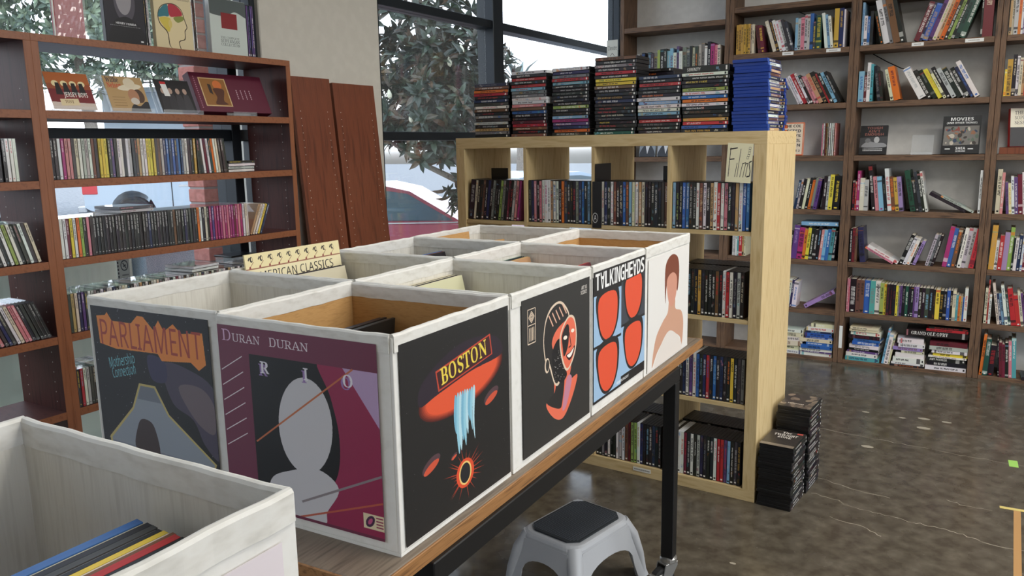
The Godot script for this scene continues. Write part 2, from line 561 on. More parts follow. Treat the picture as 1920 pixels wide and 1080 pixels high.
func volume(kind: String, code: String, title: String, w: float, h: float, d: float, tf: Transform3D, label: String, group: String) -> Node3D:
	# a book, film or disc standing with its spine towards +z; its lower left corner is the origin
	var called: String = {"dvd": "film_case" if group.contains("stack") else "dvd_case", "bd": "film_case", "cd": "cd_case", "book": "book", "lp": "record_sleeve"}[kind]
	var cat: String = {"dvd": "DVD", "bd": "DVD", "cd": "CD", "book": "book", "lp": "record"}[kind]
	var o := thing(called, label, cat, group, tf)
	var cl := cell(code, title, kind)
	var uv: Vector2 = cl[1]
	var am: Material = null
	am = atlas_mat[cl[0]]
	if kind == "dvd" or kind == "bd":
		part("case", box(Vector3(0, 0, -d), Vector3(w, h, 0), 0.0012), M.case_blue if kind == "bd" else (M.case_white if code[0] == "w" and rng.randf() < 0.5 else M.case_black), o)
		var st := S()
		var e := 0.003
		if kind == "bd": e = 0.006
		face(st, [Vector3(0.0013, h - e, 0.0003), Vector3(w - 0.0013, h - e, 0.0003), Vector3(w - 0.0013, e, 0.0003), Vector3(0.0013, e, 0.0003)], Vector3.BACK, spine_uv(uv))
		for s in [[w + 0.0002, 1.0], [-0.0002, -1.0]]:
			face(st, [Vector3(s[0], h - e, -0.002), Vector3(s[0], h - e, -d + 0.004), Vector3(s[0], e, -d + 0.004), Vector3(s[0], e, -0.002)], Vector3(s[1], 0, 0), cover_uv(uv))
		part("sleeve", st, am, o)
	elif kind == "cd":
		var st := S()
		uvbox(st, Vector3(0.0012, 0.001, -d + 0.002), Vector3(w - 0.0012, h - 0.001, -0.0008), uv, true)
		part("insert", st, am, o)
		part("case", box(Vector3(0, 0, -d), Vector3(w, h, 0)), M.jewel, o)
	elif kind == "lp":
		var st := S()
		uvbox(st, Vector3(0, 0, -d), Vector3(w, h, 0), uv, true)
		part("sleeve", st, am, o)
	else:
		var b := 0.0022 if w > 0.012 else 0.0012
		var over := 0.003 if w > 0.018 and h > 0.2 else 0.0004
		var st := S()
		uvbox(st, Vector3(0, 0, -0.003), Vector3(w, h, 0), uv, true)
		uvbox(st, Vector3(0, 0, -d), Vector3(b, h, -0.003), uv)
		uvbox(st, Vector3(w - b, 0, -d), Vector3(w, h, -0.003), uv)
		part("cover", st, am, o)
		part("pages", box(Vector3(b, over, -d + over), Vector3(w - b, h - over, -0.003)), M.pages, o)
	return o

func parse(tok: String) -> Dictionary:
	var r := {"code": "", "w": 0.0, "h": 0.0, "n": 1, "t": ""}
	var a := tok.split("~")
	if a.size() > 1: r.t = a[1]
	a = a[0].split("*")
	if a.size() > 1: r.n = int(a[1])
	a = a[0].split("^")
	if a.size() > 1: r.h = float(a[1]) / 1000.0
	var s := a[0]
	var i := 0
	while i < s.length() and not s[i].is_valid_int(): i += 1
	r.code = s.substr(0, i)
	if i < s.length(): r.w = float(s.substr(i)) / 1000.0
	return r

var book_scale := 1.0
const SIZE := {"dvd": [0.0142, 0.0005, 0.19, 0.0, 0.135], "bd": [0.0125, 0.0005, 0.171, 0.0, 0.135], "cd": [0.0104, 0.0002, 0.1245, 0.0, 0.142], "book": [0.019, 0.006, 0.205, 0.02, 0.145], "lp": [0.006, 0.003, 0.336, 0.001, 0.328]}
const WORD := {"dvd": "DVD case", "bd": "blue disc case", "cd": "CD case", "book": "book", "lp": "record sleeve"}

func describe(kind: String, code: String) -> String:
	if kind == "bd": return "blue disc case with " + PAL[code[0]][0] + " spine"
	var s: String = PAL[code[0]][0] + " " + WORD[kind]
	if code.length() > 1: s += " with " + PAL[code[1]][0] + " lettering"
	return s

func row(fr: Transform3D, x0: float, y: float, spec: String, kind: String, where: String, group: String, back := 0.006) -> float:
	# fr: a shelf's frame, x along the shelf to the right, z out of it. Tokens: code width ^height *count ~title; /lean _gap
	var x := x0
	var lean := 0.0
	var last_lean := 0.0
	var last_h := 0.0
	var count := 0
	var sz: Array = SIZE[kind]
	for tok in spec.split(" ", false):
		if tok[0] == "/":
			last_lean = lean
			lean = deg_to_rad(float(tok.substr(1)))
			if last_h > 0.0: x += last_h * sin(maxf(0.0, last_lean)) + minf(last_h, sz[2]) * sin(maxf(0.0, -lean)) if last_lean != lean else 0.0
			continue
		if tok[0] == "_":
			x += float(tok.substr(1)) / 1000.0
			continue
		var p := parse(tok)
		for i in int(p.n):
			var w: float = p.w if p.w > 0 else sz[0] + rng.randf_range(-sz[1], sz[1])
			if kind == "book": w *= book_scale
			var h: float = p.h if p.h > 0 else sz[2] + rng.randf_range(-sz[3], sz[3])
			var d: float = sz[4] if kind != "book" else clampf(h * 0.7, 0.1, 0.19)
			count += 1
			var lab := "%s, %s from left, %s" % [describe(kind, p.code), ordinal(count), where]
			var z := -back - rng.randf() * (0.012 if kind == "book" else 0.004)
			var local: Transform3D
			if lean > 0.0:
				local = Transform3D(Basis(Vector3.BACK, -lean), Vector3(x + w / cos(lean), y, z)) * Transform3D(Basis(), Vector3(-w, 0, 0))
			else:
				local = Transform3D(Basis(Vector3.BACK, -lean), Vector3(x, y, z))
			volume(kind, p.code, p.t, w, h, d, fr * local, lab, group)
			x += w / cos(lean) + 0.0004
			last_h = h
	#print(where, " ends ", snappedf(x, 0.001))
	return x

func pile(fr: Transform3D, x: float, y: float, z: float, spec: String, kind: String, where: String, group: String, yaw := 0.0, loose := 1.0) -> float:
	# things lying flat on one another, spines towards +z, tops to the left; (x, z) is the right front corner; the first token lies lowest
	var sz: Array = SIZE[kind]
	var count := 0
	for tok in spec.split(" ", false):
		var p := parse(tok)
		for i in int(p.n):
			var w: float = p.w if p.w > 0 else sz[0]
			if kind == "book": w *= book_scale
			var h: float = p.h if p.h > 0 else sz[2] + rng.randf_range(-sz[3], sz[3])
			var d: float = sz[4] if kind != "book" else clampf(h * 0.72, 0.1, 0.19)
			count += 1
			var jig := Vector3(rng.randf_range(-0.004, 0.004), 0, rng.randf_range(-0.004, 0.003)) * loose
			var a := yaw + rng.randf_range(-0.025, 0.025) * loose
			var local := Transform3D(Basis(Vector3.UP, a) * Basis(Vector3.BACK, PI / 2), Vector3(x, y, z) + jig)
			volume(kind, p.code, p.t, w, h, d, fr * local, "%s, %s from bottom, %s" % [describe(kind, p.code), ordinal(count), where], group)
			y += w + 0.0003
	return y

# ------------------------------------------------------------------ the room
func room() -> void:
	var fl := plain(Color.WHITE, 0.3)
	fl.albedo_texture = noise_tex(0.02, [C8(71, 64, 54), C8(82, 75, 64), C8(88, 81, 70), C8(101, 94, 82)], [0.2, 0.42, 0.62, 0.92], 9, 1024, 31)
	fl.uv1_triplanar = true
	fl.uv1_world_triplanar = true
	fl.uv1_scale = Vector3(0.55, 0.55, 0.55)
	fl.roughness_texture = noise_tex(0.01, [Color(0.55, 0.55, 0.55), Color(0.95, 0.95, 0.95)], [0.3, 0.75], 6, 512, 32)
	fl.roughness = 0.31
	var f := struct_mesh("floor", box(Vector3(-0.75, -0.15, -3.2), Vector3(6.65, 0, 6.65)), fl)
	var pale := plain(C8(158, 149, 132), 0.6)
	var cracks := [[[1.53, -0.95], [1.82, -0.92], [1.99, -0.91], [2.19, -0.88], [2.32, -0.88], [2.6, -0.85]], [[1.65, -0.31], [1.81, -0.25], [1.96, -0.23]],
		[[1.67, -0.13], [1.77, -0.11], [1.83, -0.07], [1.94, -0.06], [2.06, -0.04], [2.14, -0.04], [2.23, -0.02], [2.32, 0.01], [2.5, 0.02]], [[1.78, 0.07], [1.89, 0.09], [1.97, 0.14]], [[2.16, -0.32], [2.21, -0.3], [2.32, -0.3]]]
	for c in cracks:
		var st := S()
		var pts := []
		for i in c.size() - 1:
			for k in 6:
				var t := k / 6.0
				pts.append(Vector2(lerpf(c[i][0], c[i + 1][0], t) + rng.randf_range(-0.004, 0.004), lerpf(c[i][1], c[i + 1][1], t) + rng.randf_range(-0.008, 0.008)))
		pts.append(Vector2(c[-1][0], c[-1][1]))
		var wd := []
		for p in pts: wd.append(rng.randf_range(0.0004, 0.0022))
		for i in pts.size() - 1:
			var n: Vector2 = (pts[i + 1] - pts[i]).normalized().orthogonal()
			var q := []
			for e in [[i, 1], [i + 1, 1], [i + 1, -1], [i, -1]]: q.append(Vector3(pts[e[0]].x + n.x * wd[e[0]] * e[1], 0.0004, pts[e[0]].y + n.y * wd[e[0]] * e[1]))
			face(st, q, Vector3.UP)
		part("floor_crack", st, pale, f, "pale filled crack in the concrete")
	for s in [[1.8, -0.795, 0.03], [2.0, -1.355, 0.03], [2.01, -1.2, 0.035], [2.105, -1.35, 0.025], [1.72, -1.33, 0.02], [1.9, -1.32, 0.018], [2.2, 0.55, 0.012], [2.3, 0.42, 0.01], [1.55, 0.6, 0.012]]:
		var st := S()
		var q := []
		for k in 9:
			var a := -TAU * k / 9
			q.append(Vector3(s[0] + cos(a) * s[2] * rng.randf_range(0.9, 1.05), 0.0003, s[1] + sin(a) * s[2] * rng.randf_range(0.52, 0.6)))
		face(st, q, Vector3.UP)
		part("scuff_mark", st, pale, f)
	struct_mesh("ceiling", box(Vector3(-0.75, 3.3, -3.2), Vector3(6.65, 3.45, 6.65)), M.ceiling)
	var wb := setting("wall_back")
	part("wall_panel", box(Vector3(-0.15, 0, -3.2), Vector3(6.65, 3.3, -2.56), 0.003), M.wall_back, wb)
	part("corner_panel", box(Vector3(-0.5, 0, -3.2), Vector3(-0.15, 3.3, -3.05)), M.wall_back, wb)
	var wr := setting("wall_right")
	part("sill_wall", box(Vector3(6.5, 0, -3.05), Vector3(6.65, 0.4, 6.5)), M.wall, wr)
	part("header", box(Vector3(6.5, 2.9, -3.05), Vector3(6.65, 3.3, 6.5)), M.wall, wr)
	for z in [[-3.05, -2.0], [5.6, 6.5]]: part("pier", box(Vector3(6.5, 0.4, z[0]), Vector3(6.65, 2.9, z[1])), M.wall, wr)
	var w3 := setting("window_3")  # unseen window, out of view, placed to light the sides facing right
	for z in [-2.0, -0.13, 1.77, 3.67, 5.54]: part("frame_post", box(Vector3(6.53, 0.4, z), Vector3(6.61, 2.9, z + 0.06), 0.003), M.frame, w3)
	for z in [-1.94, -0.07, 1.83, 3.73]: part("pane", box(Vector3(6.565, 0.4, z), Vector3(6.571, 2.9, z + 1.81)), M.pane, w3)
	struct_mesh("wall_front", box(Vector3(-0.75, 0, 6.5), Vector3(6.65, 3.3, 6.65)), M.wall)
	var w := setting("wall_left")
	part("pier", box(Vector3(-0.66, 0, -0.016), Vector3(-0.46, 3.3, 0.751), 0.004), M.wall, w)
	part("header", box(Vector3(-0.66, 3.0, 0.751), Vector3(-0.46, 3.3, 6.5)), M.wall, w)
	part("header", box(Vector3(-0.66, 3.0, -3.05), Vector3(-0.46, 3.3, -0.016)), M.wall, w)
	part("pier", box(Vector3(-0.66, 0, 5.0), Vector3(-0.46, 3.0, 6.5)), M.wall, w)
	window("window_1", 0.751, 5.0, [0.88, 2.55, 3.8])
	window("window_2", -3.05, -0.016, [-1.218])

func window(called: String, z0: float, z1: float, bars: Array) -> void:
	var w := setting(called)
	var ys := [0.0, 1.489, 2.16, 2.95]
	var yt := [0.08, 1.535, 2.207, 3.0]
	for i in 4:
		part("frame_rail", box(Vector3(-0.58, ys[i], z0), Vector3(-0.48, yt[i], z1), 0.003), M.frame, w)
	var cuts := [z0 + 0.03]
	var ends := []
	for b in bars:
		ends.append(b)
		cuts.append(b + (0.115 if called == "window_2" else 0.045))
	ends.append(z1 - 0.03)
	for z in [z0, z1 - 0.03]: part("frame_post", box(Vector3(-0.58, 0.08, z), Vector3(-0.48, 2.95, z + 0.03), 0.003), M.frame, w)
	for b in bars: part("frame_post", box(Vector3(-0.59, 0.08, b), Vector3(-0.47, 2.95, b + (0.115 if called == "window_2" else 0.045)), 0.003), M.frame, w)
	for k in cuts.size():
		for i in 3:
			part("pane", box(Vector3(-0.536, yt[i], cuts[k]), Vector3(-0.53, ys[i + 1], ends[k])), M.pane, w)

func lamps() -> void:
	var glow := plain(C8(250, 248, 240), 0.6)
	glow.emission_enabled = true
	glow.emission = C8(255, 252, 246)
	glow.emission_energy_multiplier = 2.2
	var i := 0
	for p in [[2.4, -0.2], [3.9, -0.2], [5.4, -0.2], [2.7, 1.4], [4.1, 1.4], [5.5, 1.4], [5.5, 3.6]]:  # unseen panels, out of view, placed to light right sides and back shelves
		for x in [p[0]]:
			var z: float = p[1]
			i += 1
			var o := thing("unseen_ceiling_light", "unseen rectangular ceiling light panel, number %s counted from the bookcases" % ordinal(i), "ceiling light", "unseen ceiling light panels", Transform3D(Basis(), Vector3(x, 3.3, z)))
			var st := S()
			bx(st, Vector3(-0.32, -0.05, -0.62), Vector3(-0.3, 0, 0.62)); bx(st, Vector3(0.3, -0.05, -0.62), Vector3(0.32, 0, 0.62))
			bx(st, Vector3(-0.3, -0.05, -0.62), Vector3(0.3, 0, -0.6)); bx(st, Vector3(-0.3, -0.05, 0.6), Vector3(0.3, 0, 0.62))
			part("frame", st, M.ceiling, o)
			part("diffuser", box(Vector3(-0.3, -0.03, -0.6), Vector3(0.3, -0.02, 0.6)), glow, o)
			var a := AreaLight3D.new()
			a.name = "panel_lamp"
			a.area_size = Vector2(0.58, 1.18)
			a.light_color = C8(255, 252, 246)
			a.light_energy = 2.6
			a.area_range = 14.0
			a.shadow_enabled = true
			a.transform = Transform3D(Basis(Vector3.RIGHT, -PI / 2), Vector3(0, -0.036, 0))
			o.add_child(a)

# ------------------------------------------------------------------ what stands outside the windows
func wheel(st: SurfaceTool, hub: SurfaceTool, c: Vector3, r: float, z: float) -> void:
	var t := Transform3D(Basis(Vector3.RIGHT, PI / 2), c + Vector3(0, 0, z))
	lathe(st, [Vector2(r * 0.6, -0.1), Vector2(r * 0.92, -0.1), Vector2(r, -0.06), Vector2(r, 0.06), Vector2(r * 0.92, 0.1), Vector2(r * 0.6, 0.1)], 28, t)
	lathe(hub, [Vector2(0, -0.07), Vector2(r * 0.2, -0.08), Vector2(r * 0.5, -0.06), Vector2(r * 0.62, -0.085), Vector2(r * 0.62, 0.085), Vector2(r * 0.5, 0.06), Vector2(r * 0.2, 0.08), Vector2(0, 0.07)], 20, t)

func arc(cx: float, cy: float, r: float, a0: float, a1: float, n := 10) -> Array:
	var o := []
	for i in n + 1: o.append(Vector2(cx + cos(lerpf(a0, a1, i / float(n))) * r, cy + sin(lerpf(a0, a1, i / float(n))) * r))
	return o

func car(called: String, label: String, tf: Transform3D, paint: Material, r: float, body: Array, house: Array, lights: Array, seams: Array) -> Node3D:
	# side profile in x (front to the right) and y; width 1.75 in z
	var o := thing(called, label, "car" if called == "car" else "truck", "", tf)
	var st := S()
	prism(st, PackedVector2Array(body), -0.87, 0.87)
	part("body", st, paint, o)
	if house.size():
		st = S()
		prism(st, PackedVector2Array(house[0]), -0.7, 0.7)
		part("cabin", st, paint, o)
		for k in range(1, house.size()):
			for s in [-1.0, 1.0]:
				var g := S()
				prism(g, PackedVector2Array(house[k]), 0.69 * s, 0.708 * s)
				part("side_window", g, M.car_glass, o)
	for wx in [1.35, -1.35]:
		for s in [-0.79, 0.79]:
			var t := S()
			var h := S()
			wheel(t, h, Vector3(wx, r, 0), r, s)
			var tw := part("tire", t, M.tire, o)
			part("hub_cap", h, M.chrome, tw)
	for l in lights:
		var st2 := S()
		bx(st2, l[0], l[1], 0.02)
		part(l[2], st2, l[3], o)
	for s in seams:
		var st3 := S()
		for zz in [0.868, -0.876]: bx(st3, Vector3(s[0], s[1], zz), Vector3(s[2], s[3], zz + 0.008))
		part(s[4], st3, s[5], o)
	return o

func leaf_mesh(l: float, w: float) -> ArrayMesh:
	var st := S()
	var rows := [[0.0, 0.08], [0.3, 0.9], [0.62, 0.85], [1.0, 0.0]]
	for i in 3:
		var a: Array = rows[i]
		var b: Array = rows[i + 1]
		for s in [-1.0, 1.0]:
			var q := [Vector3(0, sin(a[0] * PI) * 0.1 * l, a[0] * l), Vector3(s * a[1] * w / 2, sin(a[0] * PI) * 0.1 * l + 0.12 * w, a[0] * l), Vector3(s * b[1] * w / 2, sin(b[0] * PI) * 0.1 * l + 0.12 * w * (1.0 if b[1] > 0 else 0.0), b[0] * l), Vector3(0, sin(b[0] * PI) * 0.1 * l, b[0] * l)]
			if b[1] == 0.0: q.remove_at(2)
			face(st, q, Vector3.UP)
	return st.commit()

func crown(o: Node3D, leaf: Mesh, spots: Array, tints: Array, per: int, pieces: int) -> void:
	# leaves in whorls round twig ends; the first of them single parts, the rest one mass
	var tfs := []
	var cols := []
	for s in spots:
		var up: Vector3 = (s[1] as Vector3).normalized()
		for k in per:
			var az := Basis(Vector3.UP, TAU * k / per + rng.randf_range(-0.4, 0.4)) * Basis(Vector3.RIGHT, rng.randf_range(-1.0, 0.35))
			var b := Basis(Quaternion(Vector3.UP, up) if up.dot(Vector3.UP) > -0.99 else Quaternion(Vector3.RIGHT, PI)) * az
			tfs.append(Transform3D(b.scaled_local(Vector3.ONE * rng.randf_range(0.7, 1.2)), s[0]))
			var t: Color = tints[rng.randi() % tints.size()]
			cols.append(t.lerp(tints[rng.randi() % tints.size()], rng.randf() * 0.5).srgb_to_linear())
	var tone := {}
	for i in mini(pieces, tfs.size()):
		var n := i % 6
		if not tone.has(n):
			var m := plain((cols[n] as Color).linear_to_srgb(), 0.35)
			tone[n] = m
		part("leaf", leaf, tone[n], o, "", tfs[i])
	var mm := MultiMesh.new()
	mm.transform_format = MultiMesh.TRANSFORM_3D
	mm.use_colors = true
	mm.mesh = leaf
	mm.instance_count = tfs.size() - mini(pieces, tfs.size())
	for i in mm.instance_count:
		mm.set_instance_transform(i, tfs[i + pieces])
		mm.set_instance_color(i, cols[i + pieces])
	var mi := MultiMeshInstance3D.new()
	mi.name = "foliage"
	mi.multimesh = mm
	mi.material_override = M.leaf
	mi.set_meta("kind", "stuff")
	o.add_child(mi, true)

func street() -> void:
	struct_mesh("trim_street", box(Vector3(-70, -0.6, -70), Vector3(-0.67, -0.35, 60)), M.asphalt)
	var sw := struct_mesh("trim_sidewalk", box(Vector3(-3.4, -0.35, -20), Vector3(-0.67, -0.12, 20), 0.01), M.sidewalk)
	sw.set_meta("kind", "structure")
	# brick pillar, each brick a piece
	var o := thing("brick_pillar", "red brick pillar standing outside behind the cherry shelves", "pillar", "", Transform3D(Basis(), Vector3(-0.8, -0.12, 0.69)))
	part("mortar", box(Vector3(-0.105, 0, -0.15), Vector3(-0.006, 3.3, 0.132)), M.mortar, o)
	var bm := []
	for c in [C8(186, 116, 104), C8(194, 124, 112), C8(176, 108, 98)]: bm.append(tri(noise_tex(0.04, [c.darkened(0.1), c, c.lightened(0.08)], [0.2, 0.5, 0.8], 4, 128, 40 + bm.size()), Vector3(4, 4, 4), 0.85))
	var sizes := {}
	for k in 49:
		var y := 0.004 + k * 0.067
		var j := 0.03 if k % 2 else -0.07
		for e in [[-0.155, j - 0.005], [j + 0.005, 0.138]]:
			var key := str(e)
			if not sizes.has(key): sizes[key] = box(Vector3(-0.11, 0, e[0]), Vector3(0.0, 0.057, e[1]), 0.003).commit()
			part("brick", sizes[key], bm[rng.randi() % 3], o, "", Transform3D(Basis(), Vector3(rng.randf_range(-0.001, 0.001), y, 0)))
	# low panels by the pavement
	o = thing("reflection_wall", "pale green low wall outside, standing in for a window reflection", "planter", "", Transform3D(Basis(), Vector3(-1.35, -0.12, 1.25)))  # wall stands in for a pale green reflection in the window glass
	part("wall", box(Vector3(-0.1, 0, -0.34), Vector3(0.1, 1.1, 1.6), 0.01), plain(C8(206, 222, 206), 0.5), o)
	part("coping", box(Vector3(-0.13, 1.1, -0.35), Vector3(0.13, 1.15, 1.62), 0.008), plain(C8(206, 220, 206), 0.5), o)
	o = thing("utility_cabinet", "speckled light blue utility cabinet outside beside the brick pillar", "cabinet", "", Transform3D(Basis(), Vector3(-1.35, -0.12, 0.735)))
	part("body", box(Vector3(-0.15, 0, -0.18), Vector3(0.15, 1.1, 0.15), 0.01), tri(noise_tex(0.2, [C8(150, 172, 192), C8(190, 206, 220)], [0.3, 0.7], 3, 256, 44), Vector3(3, 3, 3), 0.5), o)
	part("lid", box(Vector3(-0.17, 1.1, -0.19), Vector3(0.17, 1.14, 0.155), 0.006), plain(C8(196, 210, 222), 0.5), o)
	# cars, seen broadside
	var yaw := deg_to_rad(31.0)
	var red := plain(C8(150, 40, 66), 0.15)
	red.clearcoat_enabled = true
	var prof := [Vector2(2.15, 0.3), Vector2(2.18, 0.55), Vector2(2.0, 0.72), Vector2(1.1, 0.86), Vector2(-1.75, 0.9), Vector2(-2.15, 0.84), Vector2(-2.2, 0.5), Vector2(-2.1, 0.28)]
	prof += arc(-1.35, 0.3, 0.38, PI, 0.0) + arc(1.35, 0.3, 0.38, PI, 0.0)
	var roof := [Vector2(1.15, 0.84), Vector2(0.45, 1.27), Vector2(0.1, 1.35), Vector2(-0.7, 1.35), Vector2(-1.1, 1.28), Vector2(-1.75, 0.88)]
	var win1 := [Vector2(0.98, 0.9), Vector2(0.42, 1.24), Vector2(0.1, 1.29), Vector2(-0.16, 1.29), Vector2(-0.16, 0.91)]
	var win2 := [Vector2(-0.24, 0.91), Vector2(-0.24, 1.29), Vector2(-0.7, 1.29), Vector2(-1.05, 1.22), Vector2(-1.5, 0.93)]
	var seams := [[-0.21, 0.35, -0.2, 0.9, "door_seam", M.case_black], [-1.0, 0.62, -0.8, 0.65, "door_handle", M.chrome], [0.3, 0.62, 0.5, 0.65, "door_handle", M.chrome], [-1.7, 0.885, 1.05, 0.9, "window_trim", M.chrome]]
	car("car", "red car parked behind the magnolia trunk", turned(yaw, Vector3(-4.75, -0.35, -5.05)), red, 0.32, prof, [roof, win1, win2], [[Vector3(2.05, 0.55, 0.5), Vector3(2.17, 0.68, 0.86), "headlight", M.chrome], [Vector3(-2.2, 0.65, 0.5), Vector3(-2.1, 0.8, 0.86), "tail_light", plain(C8(180, 20, 24), 0.2)]], seams)
	var blue := plain(C8(168, 190, 212), 0.15)
	blue.clearcoat_enabled = true
	car("car", "pale blue car seen through the birch cubes", turned(yaw + 0.5, Vector3(-4.6, -0.35, -9.6)), blue, 0.32, prof, [roof, win1, win2], [[Vector3(2.05, 0.55, 0.5), Vector3(2.17, 0.68, 0.86), "headlight", M.chrome]], seams)
	# pickup
	var silver := plain(C8(172, 186, 198), 0.25)
	silver.clearcoat_enabled = true
	var bed := [Vector2(2.7, 0.45), Vector2(2.75, 0.8), Vector2(2.6, 1.1), Vector2(1.5, 1.2), Vector2(0.4, 1.24), Vector2(-2.3, 1.28), Vector2(-2.4, 1.2), Vector2(-2.42, 0.62), Vector2(-2.3, 0.55)]
	bed += arc(-1.35, 0.46, 0.52, PI, 0.0) + arc(1.75, 0.46, 0.52, PI, 0.0)
	var cab := [Vector2(1.4, 1.2), Vector2(0.8, 1.78), Vector2(-0.35, 1.82), Vector2(-0.5, 1.24)]
	var cabw := [Vector2(1.15, 1.27), Vector2(0.72, 1.7), Vector2(-0.28, 1.74), Vector2(-0.36, 1.28)]
	var tail := plain(C8(196, 30, 44), 0.25)
	car("pickup_truck", "silver white pickup truck with red tail light parked across the street", turned(yaw, Vector3(-13.4, -0.35, -9.1)), silver, 0.42, bed, [cab, cabw], [[Vector3(-2.45, 0.9, 0.62), Vector3(-2.1, 1.2, 0.885), "tail_light", tail], [Vector3(-2.6, 0.5, -0.85), Vector3(-2.4, 0.64, 0.85), "bumper", M.chrome]], [[-0.47, 0.5, -0.45, 1.26, "door_seam", M.case_black], [0.9, 0.5, 0.92, 1.22, "door_seam", M.case_black], [-0.3, 1.05, -0.08, 1.09, "door_handle", M.chrome]])
	# magnolia
	var at := Vector3(-2.75, -0.35, -4.45)
	o = thing("magnolia_tree", "magnolia tree with glossy dark leaves and pale buds outside the tall window", "tree", "", Transform3D(Basis(), at))
	var st := S()
	tube(st, [Vector3(0.1, 0, 0.15), Vector3(0, 0.8, 0.05), Vector3(-0.18, 1.35, 0.0), Vector3(-0.4, 1.9, 0.1), Vector3(-0.6, 2.6, 0.25), Vector3(-0.7, 3.6, 0.3)], [0.085, 0.07, 0.06, 0.05, 0.04, 0.02], 10)
	part("trunk", st, M.bark, o)
	for b in [[[0.02, 0.7, 0.05], [0.2, 1.5, -0.1], [0.3, 2.2, -0.2]], [[-0.18, 1.35, 0], [-0.5, 1.6, 0.4], [-0.9, 1.9, 0.6]], [[-0.4, 1.9, 0.1], [-0.1, 2.4, -0.2], [0.15, 2.9, -0.3]], [[-0.45, 2.1, 0.12], [-0.9, 2.5, 0.5], [-1.1, 3.0, 0.7]]]:
		st = S()
		var pts := []
		for p in b: pts.append(Vector3(p[0], p[1], p[2]))
		tube(st, pts, [0.04, 0.028, 0.015], 8)
		part("branch", st, M.bark, o)
	var spots := []
	while spots.size() < 560:
		var v := Vector3(rng.randf_range(-1, 1), rng.randf_range(-1, 1), rng.randf_range(-1, 1))
		var l := v.length()
		if l > 1.0 or l < 0.35: continue
		var big: bool = spots.size() < 330
		var ctr := Vector3(-0.62, 2.15, 0.2) if big else Vector3(-0.35, 2.35, 0.0)
		var rad := Vector3(0.9, 1.15, 0.9) if big else Vector3(0.85, 0.75, 0.8)
		if spots.size() > 470:
			ctr = Vector3(-0.6, 3.3, 0.3); rad = Vector3(0.75, 0.9, 0.75)
		var sp0 := ctr + v * rad
		if sp0.y < 1.75 and sp0.x < -0.3: continue
		spots.append([sp0, v + Vector3(0, 0.4, 0)])
	spots.sort_custom(func(a, b): return a[0].z > b[0].z)
	crown(o, leaf_mesh(0.17, 0.06), spots, [C8(26, 40, 30), C8(37, 55, 41), C8(21, 32, 26), C8(66, 85, 64), C8(42, 60, 45), C8(86, 60, 38)], 10, 300)
	for b in [[0.02, 2.62, 0.62], [-0.5, 2.3, 0.98], [0.1, 2.75, 0.5], [-0.95, 1.9, 0.9], [-0.25, 2.05, 0.95], [-0.75, 2.75, 0.95]]:
		st = S()
		lathe(st, [Vector2(0, 0), Vector2(0.022, 0.02), Vector2(0.026, 0.05), Vector2(0.014, 0.09), Vector2(0, 0.11)], 10, Transform3D(Basis(Vector3.BACK, rng.randf_range(-0.3, 0.3)), Vector3(b[0], b[1], b[2])))
		part("bud", st, plain(C8(224, 222, 196), 0.5), o, "pale magnolia bud")
	# street trees far to the left
	var i := 0
	for t in [[-21.0, -6.5, 6.4, 3.0], [-19.5, -10.2, 6.2, 2.7], [-24.0, -2.0, 5.4, 3.2], [-18.2, -12.6, 5.6, 1.9]]:
		o = thing("street_tree", ["tall grey green street tree at the middle of the left window", "pale trunked street tree beside the far railing", "feathery street tree at the far left window edge", "slender street tree nearest the far railing"][i], "tree", "trees across the street", Transform3D(Basis(), Vector3(t[0], -0.35, t[1])))
		i += 1
		st = S()
		tube(st, [Vector3.ZERO, Vector3(0.1, 2.0, 0), Vector3(-0.1, 4.5, 0.1), Vector3(0.1, 6.5, 0)], [0.22, 0.18, 0.12, 0.05], 9)
		part("trunk", st, M.bark, o)
		var sp := []
		while sp.size() < 900:
			var v := Vector3(rng.randf_range(-1, 1), rng.randf_range(-1, 1), rng.randf_range(-1, 1))
			if v.length() > 1.0: continue
			sp.append([Vector3(0, t[2], 0) + v * Vector3(t[3], t[3] * 1.15, t[3]), v + Vector3(0, 0.3, 0)])
		crown(o, leaf_mesh(0.28, 0.1), sp, [C8(112, 132, 114), C8(136, 156, 126), C8(98, 116, 106), C8(154, 170, 140)], 8, 0)
	# raised deck with a railing
	o = thing("parking_deck", "pale concrete parking deck across the street", "building", "", turned(yaw, Vector3(-18.6, -0.35, -13.4)))
	part("wall", box(Vector3(-3.2, 0, -3), Vector3(2.2, 3.6, 0), 0.02), plain(C8(196, 208, 218), 0.8), o)
	part("ledge", box(Vector3(-3.25, 3.6, -3), Vector3(2.25, 3.75, 0.06), 0.02), plain(C8(214, 222, 230), 0.8), o)
	o = thing("metal_railing", "black metal railing along the parking deck edge", "railing", "", turned(yaw, Vector3(-18.6, 3.4, -13.4)))
	part("top_rail", box(Vector3(-3.2, 0.9, -0.03), Vector3(2.2, 0.96, 0.03)), M.black_metal, o)
	part("bottom_rail", box(Vector3(-3.2, 0.12, -0.02), Vector3(2.2, 0.16, 0.02)), M.black_metal, o)
	var pk := box(Vector3(-0.018, 0, -0.018), Vector3(0.018, 0.9, 0.018)).commit()
	for k in 15: part("picket", pk, M.black_metal, o, "", Transform3D(Basis(), Vector3(-3.1 + k * 0.36, 0, 0)))
	# a post by the kerb and a distant palm
	o = thing("sign_post", "dark street post left of the pickup truck", "post", "", Transform3D(Basis(), Vector3(-11.9, -0.35, -4.4)))
	part("post", box(Vector3(-0.05, 0, -0.05), Vector3(0.05, 1.5, 0.05), 0.01), M.black_metal, o)
	part("cross_bar", box(Vector3(-0.03, 0.7, 0.05), Vector3(0.03, 0.78, 1.4)), M.black_metal, o)
